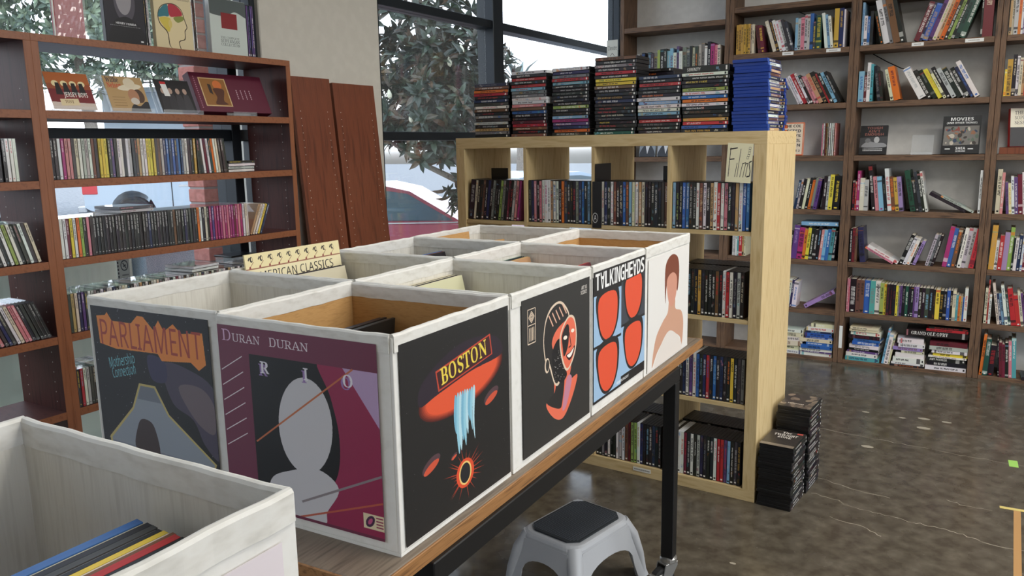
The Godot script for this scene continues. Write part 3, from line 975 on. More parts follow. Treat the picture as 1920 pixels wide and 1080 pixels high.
	o = thing("palm_tree", "small distant palm tree above the film stacks", "tree", "", Transform3D(Basis(), Vector3(-13.5, -0.35, -23.4)))
	st = S()
	tube(st, [Vector3.ZERO, Vector3(0.1, 2.5, 0), Vector3(0, 3.9, 0)], [0.16, 0.13, 0.12], 8)
	part("trunk", st, M.bark, o)
	var fm := plain(C8(122, 140, 138), 0.6)
	var fr := leaf_mesh(1.5, 0.26).duplicate()
	for k in 11: part("frond", fr, fm, o, "", Transform3D(Basis(Vector3.UP, TAU * k / 11) * Basis(Vector3.RIGHT, -0.9 + 0.75 * (k % 3)), Vector3(0, 3.85, 0)))

# ------------------------------------------------------------------ cherry bookcases with discs
func cherry_case(z_left: float, label: String) -> Transform3D:
	var fr := turned(FR_LEFT, Vector3(-0.2, 0, z_left))
	var o := thing("bookcase", label, "bookcase", "cherry bookcases by the window", fr)
	for x in [0.0, 0.986]:
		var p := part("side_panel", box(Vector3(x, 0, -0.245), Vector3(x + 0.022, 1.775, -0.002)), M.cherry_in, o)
		part("edge_band", box(Vector3(x, 0, -0.002), Vector3(x + 0.022, 1.775, 0), 0.0006), M.cherry_v, p)
		var st := S()
		for zz in [-0.045, -0.205]:
			for k in 46:
				var y := 0.2 + k * 0.032
				var xx: float = x + 0.0222 if x == 0.0 else x - 0.0002
				var q := []
				for a in 6: q.append(Vector3(xx, y + cos(a * TAU / 6) * 0.0022, zz + sin(a * TAU / 6) * 0.0022))
				face(st, q, Vector3(1 if x == 0.0 else -1, 0, 0))
		var pins := part("shelf_pin", st, M.white_dot, p)
		pins.set_meta("kind", "stuff")
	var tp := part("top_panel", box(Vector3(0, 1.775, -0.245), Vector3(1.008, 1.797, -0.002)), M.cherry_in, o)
	part("edge_band", box(Vector3(0, 1.775, -0.002), Vector3(1.008, 1.797, 0), 0.0006), M.cherry_h, tp)
	for y in [0.16, 0.41, 0.651, 0.893, 1.127, 1.370, 1.577]:
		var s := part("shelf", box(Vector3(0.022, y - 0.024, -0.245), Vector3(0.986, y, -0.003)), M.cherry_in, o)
		part("edge_band", box(Vector3(0.022, y - 0.024, -0.003), Vector3(0.986, y, -0.0005), 0.0006), M.cherry_h, s)
	part("plinth", box(Vector3(0.022, 0, -0.23), Vector3(0.986, 0.136, -0.02)), M.cherry_h, o)
	return fr

func printed_block(called: String, label: String, cat: String, tf: Transform3D, w: float, h: float, d: float, im: Image, body: Material, group := "", gloss := 0.35) -> Node3D:
	# a box, book or disc facing the viewer; origin at its lower left front corner, body behind
	var o := thing(called, label, cat, group, tf)
	part("body", box(Vector3(0, 0, -d), Vector3(w, h, 0), 0.0008), body, o)
	part("front_print", sheet(w - 0.002, h - 0.002, 0.0004), print_mat(im, gloss), o, "", Transform3D(Basis(), Vector3(0.001, 0.001, 0)))
	return o

func easel(fr: Transform3D, x: float, y: float, z: float, w: float, h: float, label: String, group := "clear acrylic display stands") -> void:
	# a bent clear stand: tilted back, ledge and upturned lip
	var o := thing("display_stand", label, "display stand", group, fr * Transform3D(Basis(), Vector3(x, y, z)))
	var t := deg_to_rad(-22)
	part("back", box(Vector3(0, 0, -0.003), Vector3(w, h, 0)), M.acrylic, o, "", Transform3D(Basis(Vector3.RIGHT, t), Vector3(0, 0.004, -0.032)))
	part("ledge", box(Vector3(0, 0.001, -0.034), Vector3(w, 0.004, 0.0)), M.acrylic, o)
	part("lip", box(Vector3(0, 0.001, 0.0), Vector3(w, 0.016, 0.003)), M.acrylic, o)

func cherry_bookcases() -> void:
	var r := cherry_case(1.852, "cherry bookcase of discs open to the street, right of the pair")
	var l := cherry_case(2.86, "cherry bookcase cut by the left edge, left of the pair")
	var g := "discs on the cherry shelves"
	row(r, 0.026, 1.3705, "kw nw w M i is nk ck ws s s wk b nk yk y yk nw p nk w ws _8 ws s nk n t w wk yk y yk nw bk s Nw B Nu B N Bw Nu sN w nk k dw _6 k12 /-5 w mk wk G o wk cw n n k", "cd", "second cherry shelf down", g)
	pile(r, 0.815, 1.3705, -0.02, "ws s ws k", "cd", "beside second shelf discs", g)
	row(r, 0.026, 1.1275, "ws w mw yk wk ok lk kw iM nk kw kw kw kw kw kw kw kw kw kw kw kw kw kw kw kw kw kw Nw kw kw kw kw kw kw kw kw bk kw kw kw Nw kw ng nk kw o wk kw ck kw Mw pw Mi Mw Mw iM Mw iM Mw Mw mw Mw iM M w10 c w6^124 /24 tk ck wk yk Nw", "cd", "third cherry shelf down", g)
	var y := pile(r, 0.36, 1.2525, -0.02, "s n", "cd", "on top of the black discs", g)
	row(r, 0.026, 0.8935, "nk t c Nw pw n w s g k w n s w Nw k s c w n k w s t n w k s w c g n w s k w m w s k w g n s w c N w s k w n g w s w k t w s n w k g s w c w n s k w w s g n w k s w w", "cd", "fourth cherry shelf down", g)
	pile(r, 0.62, 1.019, -0.03, "ws wN", "cd", "on top of the fourth shelf", g, 0.1)
	row(r, 0.026, 0.6515, "k r w sk n k w c s k N w", "cd", "fifth cherry shelf down", g)
	row(l, 0.81, 1.3705, "/-16 s12 g10 /0 t24 wi w kw _4 kw wr w ws", "cd", "second shelf, left cherry bookcase", g)
	row(l, 0.795, 1.1275, "/-14 w k Nw nk s kw w ku w lk wk kw n w nk ck", "cd", "third shelf, left cherry bookcase", g)
	row(l, 0.77, 0.8935, "/-20 w s n B wN is nw Nw n wk ck i iw kw nk kw kw ks", "cd", "fourth shelf, left cherry bookcase", g)
	row(l, 0.62, 0.411, "/-35 bk t G10 /-62 k14", "book", "lowest shelf, left cherry bookcase", "books leaning low in the left cherry bookcase")
	# facing pieces on the top shelf
	var tilt := deg_to_rad(-22)
	var im := canvas(256, 230, C8(150, 74, 40))
	ppoly(im, [[0, 0], [1, 0], [1, 0.3], [0, 0.3]], C8(176, 96, 44))
	ppoly(im, [[0, 0.45], [1, 0.45], [1, 0.82], [0, 0.8]], C8(120, 28, 34))
	for k in 4:
		pell(im, 0.2 + 0.2 * k, 0.3, 0.08, 0.08, C8(236, 220, 170))
		ppoly(im, [[0.2 + 0.18 * k, 0.28], [0.28 + 0.18 * k, 0.28], [0.32 + 0.18 * k, 0.6], [0.16 + 0.18 * k, 0.6]], C8(28, 22, 24))
	ppoly(im, [[0, 0.8], [1, 0.82], [1, 1], [0, 1]], C8(214, 196, 184))
	ptext(im, "JERSEY BOYS", 0.32, 0.7, 0.13, C8(236, 230, 222), "b", 0.55)
	ppoly(im, [[0.2, 0.72], [0.62, 0.7], [0.62, 0.88], [0.2, 0.9]], C8(226, 206, 164))
	ptext(im, "TONY", 0.3, 0.83, 0.08, C8(120, 84, 50), "R", 0.2)
	printed_block("cd_case", "disc with orange and maroon cover in clear stand, first from left", "CD", r * Transform3D(Basis(Vector3.RIGHT, tilt), Vector3(0.07, 1.583, -0.04)), 0.142, 0.125, 0.0104, im, M.jewel, "discs on the cherry shelves")
	im = canvas(256, 230, C8(184, 150, 102))
	ptext(im, "Willie", 0.06, 0.17, 0.14, C8(36, 34, 60), "R", 0.32)
	ptext(im, "Nelson", 0.06, 0.33, 0.14, C8(196, 60, 42), "R", 0.36)
	pell(im, 0.62, 0.3, 0.32, 0.09, C8(226, 214, 188), -0.15)
	pell(im, 0.64, 0.18, 0.15, 0.15, C8(222, 208, 180))
	pell(im, 0.8, 0.55, 0.14, 0.2, C8(84, 60, 44))
	pell(im, 0.66, 0.55, 0.14, 0.2, C8(178, 128, 96))
	pell(im, 0.66, 0.7, 0.11, 0.1, C8(206, 196, 184))
	ppoly(im, smooth([[0.5, 1.05], [0.58, 0.8], [0.75, 0.84], [0.95, 0.7], [1.1, 0.85], [1.05, 1.1]]), C8(36, 34, 38))
	for k in 4: pline(im, 0.1, 0.6 + 0.08 * k, 0.42, 0.6 + 0.08 * k, 0.015, C8(150, 118, 76))
	printed_block("cd_case", "tan disc showing a figure in a pale hat, second from left", "CD", r * Transform3D(Basis(Vector3.RIGHT, tilt), Vector3(0.262, 1.583, -0.04)), 0.142, 0.125, 0.0104, im, M.jewel, "discs on the cherry shelves")
	im = canvas(256, 230, C8(30, 28, 30))
	for k in 4:
		pell(im, 0.18 + 0.21 * k, 0.34, 0.06, 0.09, C8(176, 148, 132))
		ppoly(im, smooth([[0.08 + 0.21 * k, 1.0], [0.1 + 0.21 * k, 0.5], [0.18 + 0.21 * k, 0.44], [0.27 + 0.21 * k, 0.5], [0.29 + 0.21 * k, 1.0]]), C8(44 + 6 * k, 42 + 6 * k, 46 + 6 * k))
	ppoly(im, [[0.16, 0.08], [0.32, 0.08], [0.36, 0.5], [0.2, 0.5]], C8(228, 226, 222))
	ppoly(im, [[0.16, 0.06], [0.32, 0.06], [0.33, 0.14], [0.17, 0.14]], C8(196, 40, 44))
	printed_block("cd_case", "black disc with four figures and a red topped sticker", "CD", r * Transform3D(Basis(Vector3.RIGHT, tilt), Vector3(0.448, 1.583, -0.04)), 0.142, 0.125, 0.0104, im, M.jewel, "discs on the cherry shelves")
	for k in 3: easel(r, [0.055, 0.245, 0.44][k], 1.577, -0.025, 0.16, [0.125, 0.13, 0.12][k], "clear acrylic stand holding the " + ["orange and maroon disc", "tan disc with the hatted figure", "black disc with four figures"][k])
	im = canvas(420, 190, C8(92, 22, 46))
	ppoly(im, [[0.1, 0.12], [0.46, 0.12], [0.46, 0.86], [0.1, 0.86]], C8(206, 178, 128))
	ppoly(im, [[0.115, 0.15], [0.445, 0.15], [0.445, 0.83], [0.115, 0.83]], C8(146, 98, 44))
	pell(im, 0.33, 0.3, 0.06, 0.12, C8(206, 112, 52))
	ppoly(im, smooth([[0.26, 0.4], [0.4, 0.42], [0.36, 0.7], [0.4, 0.8], [0.24, 0.8], [0.28, 0.62]]), C8(84, 44, 26))
	ppoly(im, [[0.2, 0.28], [0.24, 0.3], [0.24, 0.56], [0.2, 0.5]], C8(50, 34, 28))
	for k in 4:
		for j in 5: im.fill_rect(Rect2i(240 + k * 26, 76 + j * 10, 5, 7), C8(206, 176, 186))
	for k in 16: im.fill_rect(Rect2i(16, 18 + k * 10, 6, 5), C8(170, 120, 136))
	printed_block("box_set", "wide maroon box set with gold picture beside the discs", "box set", r * Transform3D(Basis(Vector3.RIGHT, tilt), Vector3(0.612, 1.592, -0.052)), 0.335, 0.155, 0.035, im, plain(C8(84, 20, 42), 0.5), "", 0.45)
	easel(r, 0.73, 1.577, -0.02, 0.11, 0.02, "low clear acrylic stand under the maroon box set")
	# on the top board
	var top := 1.7975
	var pouch := thing("wrapped_box", "red wrapped box in crinkled plastic on top of bookcase", "box", "", r * Transform3D(Basis(Vector3.UP, 0.05), Vector3(0.098, top, -0.03)))
	part("box", box(Vector3(0, 0, -0.02), Vector3(0.098, 0.19, 0), 0.004), plain(C8(186, 62, 76), 0.5), pouch)
	part("paper_edge", box(Vector3(-0.004, 0.002, -0.006), Vector3(-0.0003, 0.19, -0.001)), M.paper, pouch)
	var st := S()
	var cols := 14
	var gr := []
	for j in cols + 1:
		for i in cols + 1:
			gr.append(Vector3(-0.001 + 0.102 * i / cols, 0.19 * j / cols, 0.0012 + rng.randf() * 0.0035))
	for j in cols:
		for i in cols:
			var k: int = j * (cols + 1) + i
			face(st, [gr[k], gr[k + 1], gr[k + cols + 2]], Vector3.BACK)
			face(st, [gr[k], gr[k + cols + 2], gr[k + cols + 1]], Vector3.BACK)
	part("plastic_wrap", st, glass(0.25), pouch)
	im = canvas(256, 340, C8(34, 32, 42))
	pell(im, 0.52, 0.3, 0.27, 0.34, C8(78, 74, 84))
	pell(im, 0.5, 0.22, 0.2, 0.3, C8(150, 146, 150))
	ppoly(im, smooth([[0.1, 1.0], [0.2, 0.66], [0.42, 0.56], [0.62, 0.56], [0.9, 0.7], [1.0, 1.0]]), C8(26, 25, 30))
	ptext(im, "HENRY FONDA", 0.26, 0.68, 0.035, C8(226, 226, 228), "b", 0.52)
	for k in 18: im.fill_rect(Rect2i(30 + k * 11, 238, 7, 3), C8(150, 150, 152))
	im.fill_rect(Rect2i(222, 312, 18, 9), C8(220, 220, 220))
	printed_block("box_set", "black film box set with a grey portrait on top of bookcase", "box set", r * Transform3D(Basis(Vector3.UP, 0.06), Vector3(0.262, top, -0.035)), 0.148, 0.195, 0.016, im, M.case_black)
	im = canvas(256, 340, C8(216, 200, 160))
	ptext(im, "COEN BROTHERS", -0.14, 0.13, 0.09, C8(150, 140, 116), "R", 1.1)
	ppoly(im, smooth([[0.35, 0.95], [0.3, 0.72], [0.12, 0.58], [0.08, 0.42], [0.2, 0.26], [0.5, 0.2], [0.72, 0.28], [0.8, 0.44], [0.86, 0.58], [0.8, 0.66], [0.78, 0.8], [0.62, 0.86], [0.64, 1.02]]), C8(60, 46, 34))
	ppoly(im, smooth([[0.37, 0.95], [0.32, 0.71], [0.14, 0.57], [0.1, 0.42], [0.21, 0.27], [0.5, 0.215], [0.71, 0.29], [0.78, 0.44], [0.84, 0.58], [0.78, 0.65], [0.76, 0.79], [0.6, 0.85], [0.62, 1.02]]), C8(222, 204, 160))
	ppoly(im, smooth([[0.1, 0.46], [0.12, 0.36], [0.24, 0.26], [0.36, 0.24], [0.38, 0.42], [0.24, 0.44]]), C8(52, 116, 128))
	ppoly(im, smooth([[0.38, 0.235], [0.52, 0.215], [0.68, 0.28], [0.74, 0.38], [0.56, 0.42], [0.4, 0.42]]), C8(178, 46, 62))
	ppoly(im, smooth([[0.5, 0.44], [0.74, 0.4], [0.77, 0.46], [0.6, 0.52]]), C8(134, 142, 66))
	ppoly(im, smooth([[0.12, 0.48], [0.34, 0.45], [0.42, 0.5], [0.36, 0.7], [0.2, 0.6]]), C8(208, 186, 78))
	pell(im, 0.4, 0.56, 0.05, 0.07, C8(212, 190, 110))
	printed_block("box_set", "cream film box set with a coloured profile head on bookcase top", "box set", r * Transform3D(Basis(Vector3.UP, 0.05), Vector3(0.446, top, -0.04)), 0.155, 0.195, 0.016, im, plain(C8(208, 194, 158), 0.5))
	row(r, 0.417, top, "n6^190 s6^188 w5^190", "dvd", "beside black portrait box set", "slim cases on top of the bookcase", 0.05)
	row(r, 0.604, top, "w6^190 k5^190 w6^185", "dvd", "beside cream box set", "slim cases on top of the bookcase", 0.05)
	im = canvas(300, 360, C8(196, 204, 198))
	ppoly(im, smooth([[-0.1, -0.1], [1.1, -0.1], [1.1, 0.28], [0.7, 0.2], [0.4, 0.3], [-0.1, 0.24]]), C8(84, 92, 92))
	ppoly(im, [[0.3, 0.24], [0.74, 0.24], [0.74, 0.52], [0.3, 0.52]], C8(134, 40, 44))
	ptext(im, "THE COMPLETE", 0.26, 0.7, 0.035, C8(90, 92, 90), "r", 0.52)
	ptext(im, "SUPERMAN", 0.26, 0.77, 0.055, C8(70, 72, 72), "r", 0.52)
	ptext(im, "COLLECTION", 0.26, 0.83, 0.045, C8(70, 72, 72), "r", 0.52)
	printed_block("box_set", "silver film box set with a dark red emblem on bookcase top", "box set", r * Transform3D(Basis(Vector3.UP, 0.03), Vector3(0.672, top, -0.04)), 0.17, 0.2, 0.02, im, plain(C8(206, 208, 206), 0.3), "", 0.2)
	row(r, 0.85, top, "pw8^196 Nv8^196 pv8^196 pw8^196", "dvd", "right of the silver box set", "slim cases on top of the bookcase", 0.05)
	im = canvas(160, 320, C8(206, 196, 172))
	for k in 5:
		pell(im, 0.6, 0.12 + 0.19 * k, 0.2, 0.085, C8(40, 36, 34))
		pell(im, 0.6, 0.14 + 0.19 * k, 0.14, 0.07, C8(190, 176, 154))
	printed_block("box_set", "cream box with a strip of dark haired faces, left bookcase", "box set", l * Transform3D(Basis(), Vector3(0.8, 1.5775, -0.05)), 0.09, 0.15, 0.02, im, plain(C8(200, 190, 166), 0.6))
	# a clear plastic bin with a dark lid, low in the right bookcase
	var bin := thing("plastic_bin", "clear plastic bin with dark rim beside the brick pillar", "bin", "", r * Transform3D(Basis(), Vector3(0.77, 0.9, -0.16)))
	st = S()
	for s in [[0.0, 0.0], [0.12, 0.0]]: bx(st, Vector3(s[0], 0, -0.08), Vector3(s[0] + 0.002, 0.13, 0.02))
	bx(st, Vector3(0, 0, 0.018), Vector3(0.122, 0.13, 0.02)); bx(st, Vector3(0, 0, -0.08), Vector3(0.122, 0.13, -0.078)); bx(st, Vector3(0, 0, -0.08), Vector3(0.122, 0.003, 0.02))
	part("bin_body", st, M.acrylic, bin)
	part("lid", box(Vector3(-0.004, 0.13, -0.084), Vector3(0.126, 0.137, 0.024), 0.002), M.case_black, bin)
	# spare side panels leaning on the pier
	for k in 2:
		var o := thing("spare_panel", ["cherry board leaning on the wall next to the bookcase", "cherry board leaning on the wall next to the window"][k], "board", "spare cherry boards", Transform3D(Basis(), Vector3(-0.288, 0, [0.612, 0.356][k])))
		var b := Basis(Vector3.UP, PI / 2) * Basis(Vector3.RIGHT, -atan(0.152 / 1.745))
		var wd: float = [0.239, 0.288][k]
		part("board", box(Vector3(0, 0, -0.018), Vector3(wd, [1.775, 1.76][k], 0), 0.001), M.cherry_panel, o, "", Transform3D(b, Vector3.ZERO))
		var pin := S()
		for c in [0.035, wd - 0.035]:
			for j in 48:
				var q := []
				for a in 6: q.append(Vector3(c + cos(a * TAU / 6) * 0.0022, 0.12 + j * 0.032 + sin(a * TAU / 6) * 0.0022, 0.0003))
				face(pin, q, Vector3.BACK)
		var pp := part("shelf_pin", pin, M.white_dot, o, "", Transform3D(b, Vector3.ZERO))
		pp.set_meta("kind", "stuff")

# ------------------------------------------------------------------ birch cube unit with films
func birch_unit() -> void:
	var fr := turned(K_YAW)
	var o := thing("cube_shelf", "birch cube shelf full of films in the middle of the shop", "shelf unit", "", fr)
	var a := 1.49
	var t := 0.05
	var c := 0.3355
	var d := 0.016
	var z0 := -0.39
	part("top_board", box(Vector3(0, a - t, z0), Vector3(a, a, 0), 0.001), M.birch_h, o)
	part("bottom_board", box(Vector3(0, 0, z0), Vector3(a, t, 0), 0.001), M.birch_h, o)
	for x in [0.0, a - t]: part("side_board", box(Vector3(x, t, z0), Vector3(x + t, a - t, 0), 0.001), M.birch, o)
	for k in 3:
		var x := t + c * (k + 1) + d * k
		part("upright", box(Vector3(x, t, z0 + 0.002), Vector3(x + d, a - t, -0.002)), M.birch, o)
	for k in 3:
		var y := t + c * (k + 1) + d * k
		for j in 4:
			var x := t + (c + d) * j
			part("shelf", box(Vector3(x, y, z0 + 0.002), Vector3(x + c, y + d, -0.003)), M.birch_h, o)
	var g := "films in the birch cubes"
	var X := func(j: int) -> float: return t + (c + d) * j + 0.003
	var Y := func(i: int) -> float: return t + (c + d) * (3 - i) + 0.0004
	row(fr, X.call(0), Y.call(0), "/7 k30 ck kc kb bk kw NB kw gk kg kw lk gk kg mk kr sk ik MM", "dvd", "top row, first cube", g, 0.012)
	row(fr, X.call(1), Y.call(0), "kg Nk iw kw iM wi wM wk tk wB wk kw ok Nd kw k kr gk Nu Bk kw uk", "dvd", "top row, second cube", g, 0.012)
	row(fr, X.call(2), Y.call(0), "_24 wi Nw kw wi bt kw kc Bu bo uB cl ws tw ck kN kg kw~ALEX_CROSS kw kN nm bw~ALLEGIANT", "dvd", "top row, third cube", g, 0.012)
	row(fr, X.call(3), Y.call(0), "uv kl kc Bw~Almost_Famous Bw~Almost_Famous ks~ALONE_IN_THE_DARK ks~ALONE_IN_THE_DARK wr bt wk kw tk wo rw wi ik kw kn tw wi Bw Bu", "dvd", "top row, fourth cube", g, 0.012)
	row(fr, X.call(2), Y.call(1), "kg wk sk Nw ko wr kt Bk kw wk mk kr nw wk kc Nu ks tk wr kw b k", "dvd", "second row, third cube", g, 0.012)
	row(fr, X.call(3), Y.call(1), "kw wk wg gk ow ku kb~BAD_BOYS kd dk kn~BAD_BOYS kw kw~BAD_COMPANY kw br kr~BAD_MOMS wr rk wk kg sk kc", "dvd", "second row, fourth cube", g, 0.012)
	row(fr, X.call(2), Y.call(2), "kg wk ks uk wb ko gk kt wr sk kw wk Nk kr lk wk kc ks ou tk kr kw", "dvd", "third row, third cube", g, 0.012)
	row(fr, X.call(3), Y.call(2), "rk kw wN ks Nk wk pk wr Bk ku Nw rB kw~BIUTIFUL Bu kw Nk ks ko yk~Legend kw nk gk", "dvd", "third row, fourth cube", g, 0.012)
	row(fr, X.call(2), Y.call(3), "kw ks gk kw ws kg kw wg sk wk bk mk lk lk wt Nk kN ku kw Nk kr ks", "dvd", "bottom row, third cube", g, 0.012)
	row(fr, X.call(3), Y.call(3), "wk wg sk wk wr mr ks wk kw sk Nk kg kw~BREACH kw~BREACH wi rw rm pr uk kw ns kd", "dvd", "bottom row, fourth cube", g, 0.012)
	# a second rank behind, its tops showing
	row(fr, X.call(3), Y.call(1), "k n k g k n k n s k n k k n g k n k k n", "dvd", "behind second row, fourth cube", g, 0.17)
	row(fr, X.call(3), Y.call(3), "k n k g k n k n s k n k k n g k n k k n", "dvd", "behind bottom row, fourth cube", g, 0.17)
	row(fr, X.call(2), Y.call(3), "n s g s n s g n s s n g s n s g n s k n", "dvd", "behind bottom row, third cube", g, 0.17)
	# stacks on top
	var s := "stacked films on the birch unit"
	pile(fr, 0.292, a, -0.03, "kg g tk ks sg nk gw kr bw wi nk Nw kr rk ok bw Ng", "dvd", "leftmost film stack", s, 0.06)
	pile(fr, 0.495, a, -0.03, "bw kr bw rk mk kg kw Bk bw iw wk ws gw gk ur rk kw rw kw wk", "dvd", "second film stack", s, 0.0)
	pile(fr, 0.71, a, -0.03, "kw ok Nk pw Mk uw kn kw~TOY_STORY lw kw kw~Contact ks kg ks kw us rk gN Nw ws", "dvd", "third film stack", s, -0.04)
	pile(fr, 0.93, a, -0.03, "Gw kw kr ky~PATTON kg kc kr kr kb Nw kd~FLASH_OF_GENIUS kN kw bw yk yG~ONE_MAN_BAND kw rk kw gw kw bk", "dvd", "tallest film stack", s, 0.03)
	pile(fr, 1.128, a, -0.03, "kw ks kg rw kN uk wk wk us wg ko~MOULIN_ROUGE ks kg rk kw Nw", "dvd", "fifth film stack", s, -0.02)
	pile(fr, 1.325, a, -0.03, "kd Bk rw~17_AGAIN do ks kb kw~DEATH_RACE wk ok Bw wr lk kw ky~SOURCE_CODE kw wr kw26~SERENITY", "dvd", "sixth film stack", s, 0.03)
	pile(fr, 1.472, a, -0.2, "tw kw gw bk wk kw tk ws kg wk bw kw tk gw wk kw bk tw kg wk kw", "bd", "blue film stack at right corner", s, PI / 2 + 0.03)
	pile(fr, 1.485, a, -0.235, "nw tw kw gw tk Nw gk wk tw gk kw nw bk wk tk kw", "bd", "short stack behind the blue one", s, 0.25)
	pile(fr, 0.4, a, -0.19, "kw sk us ws kg kw wk sB kw us ws uB ku sB ws uw ku us", "dvd", "back stack at left end", s, 0.1)
	pile(fr, 1.02, a, -0.2, "kg kw sk kw gk kw nk ks gk kw ks nk kw kg ks kw Nk k kg", "dvd", "back stack behind the tall one", s, 0.0)
	# letter card in the third cube
	var im := canvas(128, 256, C8(26, 26, 27))
	pell(im, 0.32, 0.78, 0.3, 0.11, C8(226, 226, 224))
	pell(im, 0.32, 0.78, 0.26, 0.095, C8(26, 26, 27))
	ptext(im, "A", 0.17, 0.835, 0.11, C8(240, 240, 238), "s", 0.3)
	var card := thing("divider_card", "black divider card with letter A in third cube", "divider", "", fr * Transform3D(Basis(), Vector3(X.call(2) + 0.001, Y.call(0) + 0.001, 0.0)))
	part("card", box(Vector3(0, 0, -0.14), Vector3(0.003, 0.262, 0)), M.case_black, card)
	part("tab", sheet(0.045, 0.2), print_mat(im, 0.5), card, "black tab with a ringed white letter A", Transform3D(Basis(), Vector3(-0.014, -0.013, 0.0005)))
	for e in [[0.03, 0, 0.24, "black plastic divider raised over the first cube films"], [1.0, 0, 0.25, "black plastic divider standing behind the third cube films"]]:
		solo("divider_card", box(Vector3(0, 0, -0.003), Vector3(0.1, e[2], 0), 0.001), M.case_black, e[3], "divider", "", fr * Transform3D(Basis(), Vector3(e[0] if e[0] > 0.5 else t + 0.04, Y.call(0), -0.16)))
	# sign and shelf label
	im = canvas(256, 420, C8(238, 232, 196))
	var ink := C8(40, 36, 34)
	pline(im, 0.13, 0.12, 0.1, 0.86, 0.025, ink); pline(im, 0.1, 0.16, 0.4, 0.12, 0.03, ink); pline(im, 0.12, 0.42, 0.3, 0.4, 0.03, ink)
	pline(im, 0.42, 0.5, 0.36, 0.86, 0.02, ink); pline(im, 0.53, 0.14, 0.45, 0.86, 0.02, ink)
	pline(im, 0.64, 0.5, 0.56, 0.86, 0.02, ink); pline(im, 0.63, 0.52, 0.76, 0.48, 0.02, ink); pline(im, 0.76, 0.48, 0.68, 0.86, 0.02, ink); pline(im, 0.74, 0.52, 0.84, 0.5, 0.02, ink); pline(im, 0.84, 0.5, 0.78, 0.84, 0.02, ink)
	pline(im, 0.98, 0.44, 0.88, 0.48, 0.03, ink); pline(im, 0.88, 0.48, 0.95, 0.7, 0.03, ink); pline(im, 0.95, 0.7, 0.94, 0.82, 0.035, ink); pline(im, 0.94, 0.82, 0.82, 0.84, 0.035, ink)
	for k in 5:
		var cx := 0.88 - 0.014 * k * k * 0.3
		for e in [[-0.035, -0.028, 0.035, -0.028], [0.035, -0.028, 0.035, 0.028], [0.035, 0.028, -0.035, 0.028], [-0.035, 0.028, -0.035, -0.028]]: pline(im, cx + e[0], 0.12 + 0.06 * k + e[1], cx + e[2], 0.12 + 0.06 * k + e[3], 0.008, ink)
	solo("paper_sign", sheet(0.1, 0.15), print_mat(im, 0.8), "cream hand lettered Films sign on birch unit", "sign", "", fr * Transform3D(Basis(Vector3.BACK, -0.05) , Vector3(1.332, 1.298, 0.003)))
	im = canvas(200, 36, C8(226, 224, 214))
	for k in 22: im.fill_rect(Rect2i(12 + k * 8, 12, 5, 12), C8(110, 106, 100))
	solo("shelf_label", sheet(0.085, 0.018), print_mat(im, 0.6), "small white printed label on the birch unit's bottom board", "label", "", fr * Transform3D(Basis(), Vector3(0.95, 0.022, 0.0012)))
	# stacks on the floor by its right end
	g = "black film stacks on the floor"
	pile(fr, 1.637, 0.0, -0.186, "kw*18", "dvd", "nearer floor stack", g, PI / 2)
	pile(fr, 1.645, 0.0, -0.392, "kw*25", "dvd", "farther floor stack", g, PI / 2)
	im = canvas(180, 256, C8(58, 54, 52))
	ppoly(im, [[0, 0.86], [1, 0.86], [1, 1], [0, 1]], C8(122, 112, 100))
	ptext(im, "The", 0.36, 0.16, 0.09, C8(226, 222, 216), "R", 0.28)
	ptext(im, "TWILIGHT", 0.16, 0.32, 0.11, C8(230, 226, 220), "R", 0.7)
	ptext(im, "ZONE", 0.32, 0.46, 0.1, C8(230, 226, 220), "R", 0.4)
	im.fill_rect(Rect2i(140, 6, 32, 20), C8(190, 84, 76))
	solo("film_booklet", sheet(0.132, 0.186), print_mat(im, 0.25), "dark printed cover topping the nearer floor stack", "booklet", "", fr * Transform3D(Basis(Vector3.RIGHT, -PI / 2), Vector3(1.5035, 0.2622, 0.002)))
	im = canvas(180, 256, C8(60, 56, 54))
	for k in 26: pell(im, rng.randf(), rng.randf(), 0.12, 0.08, C8(60, 56, 54).lerp(C8(138, 122, 106), rng.randf()), rng.randf() * 3)
	for k in 10: im.fill_rect(Rect2i(40 + k * 9, 176, 6, 14), C8(190, 180, 168))
	solo("film_booklet", sheet(0.132, 0.186), print_mat(im, 0.25), "brownish cover topping the farther floor stack", "booklet", "", fr * Transform3D(Basis(Vector3.RIGHT, -PI / 2), Vector3(1.5115, 0.3637, -0.204)))

# ------------------------------------------------------------------ walnut bookcases along the back wall
func walnut_case(x0: float, x1: float, ys: Array, label: String) -> Transform3D:
	var fr := Transform3D(Basis(), Vector3(x0, 0, -2.31))
	var w := x1 - x0
	var o := thing("wall_bookcase", label, "bookcase", "walnut bookcases along the back wall", fr)
	for x in [0.0, w - 0.03]: part("upright", box(Vector3(x + 0.001, 0, -0.245), Vector3(x + 0.029, 2.75, 0), 0.0015), M.walnut_v, o)
	for y in ys: part("shelf", box(Vector3(0.03, y - 0.034, -0.245), Vector3(w - 0.03, y, -0.002), 0.0015), M.walnut_h, o)
	return fr

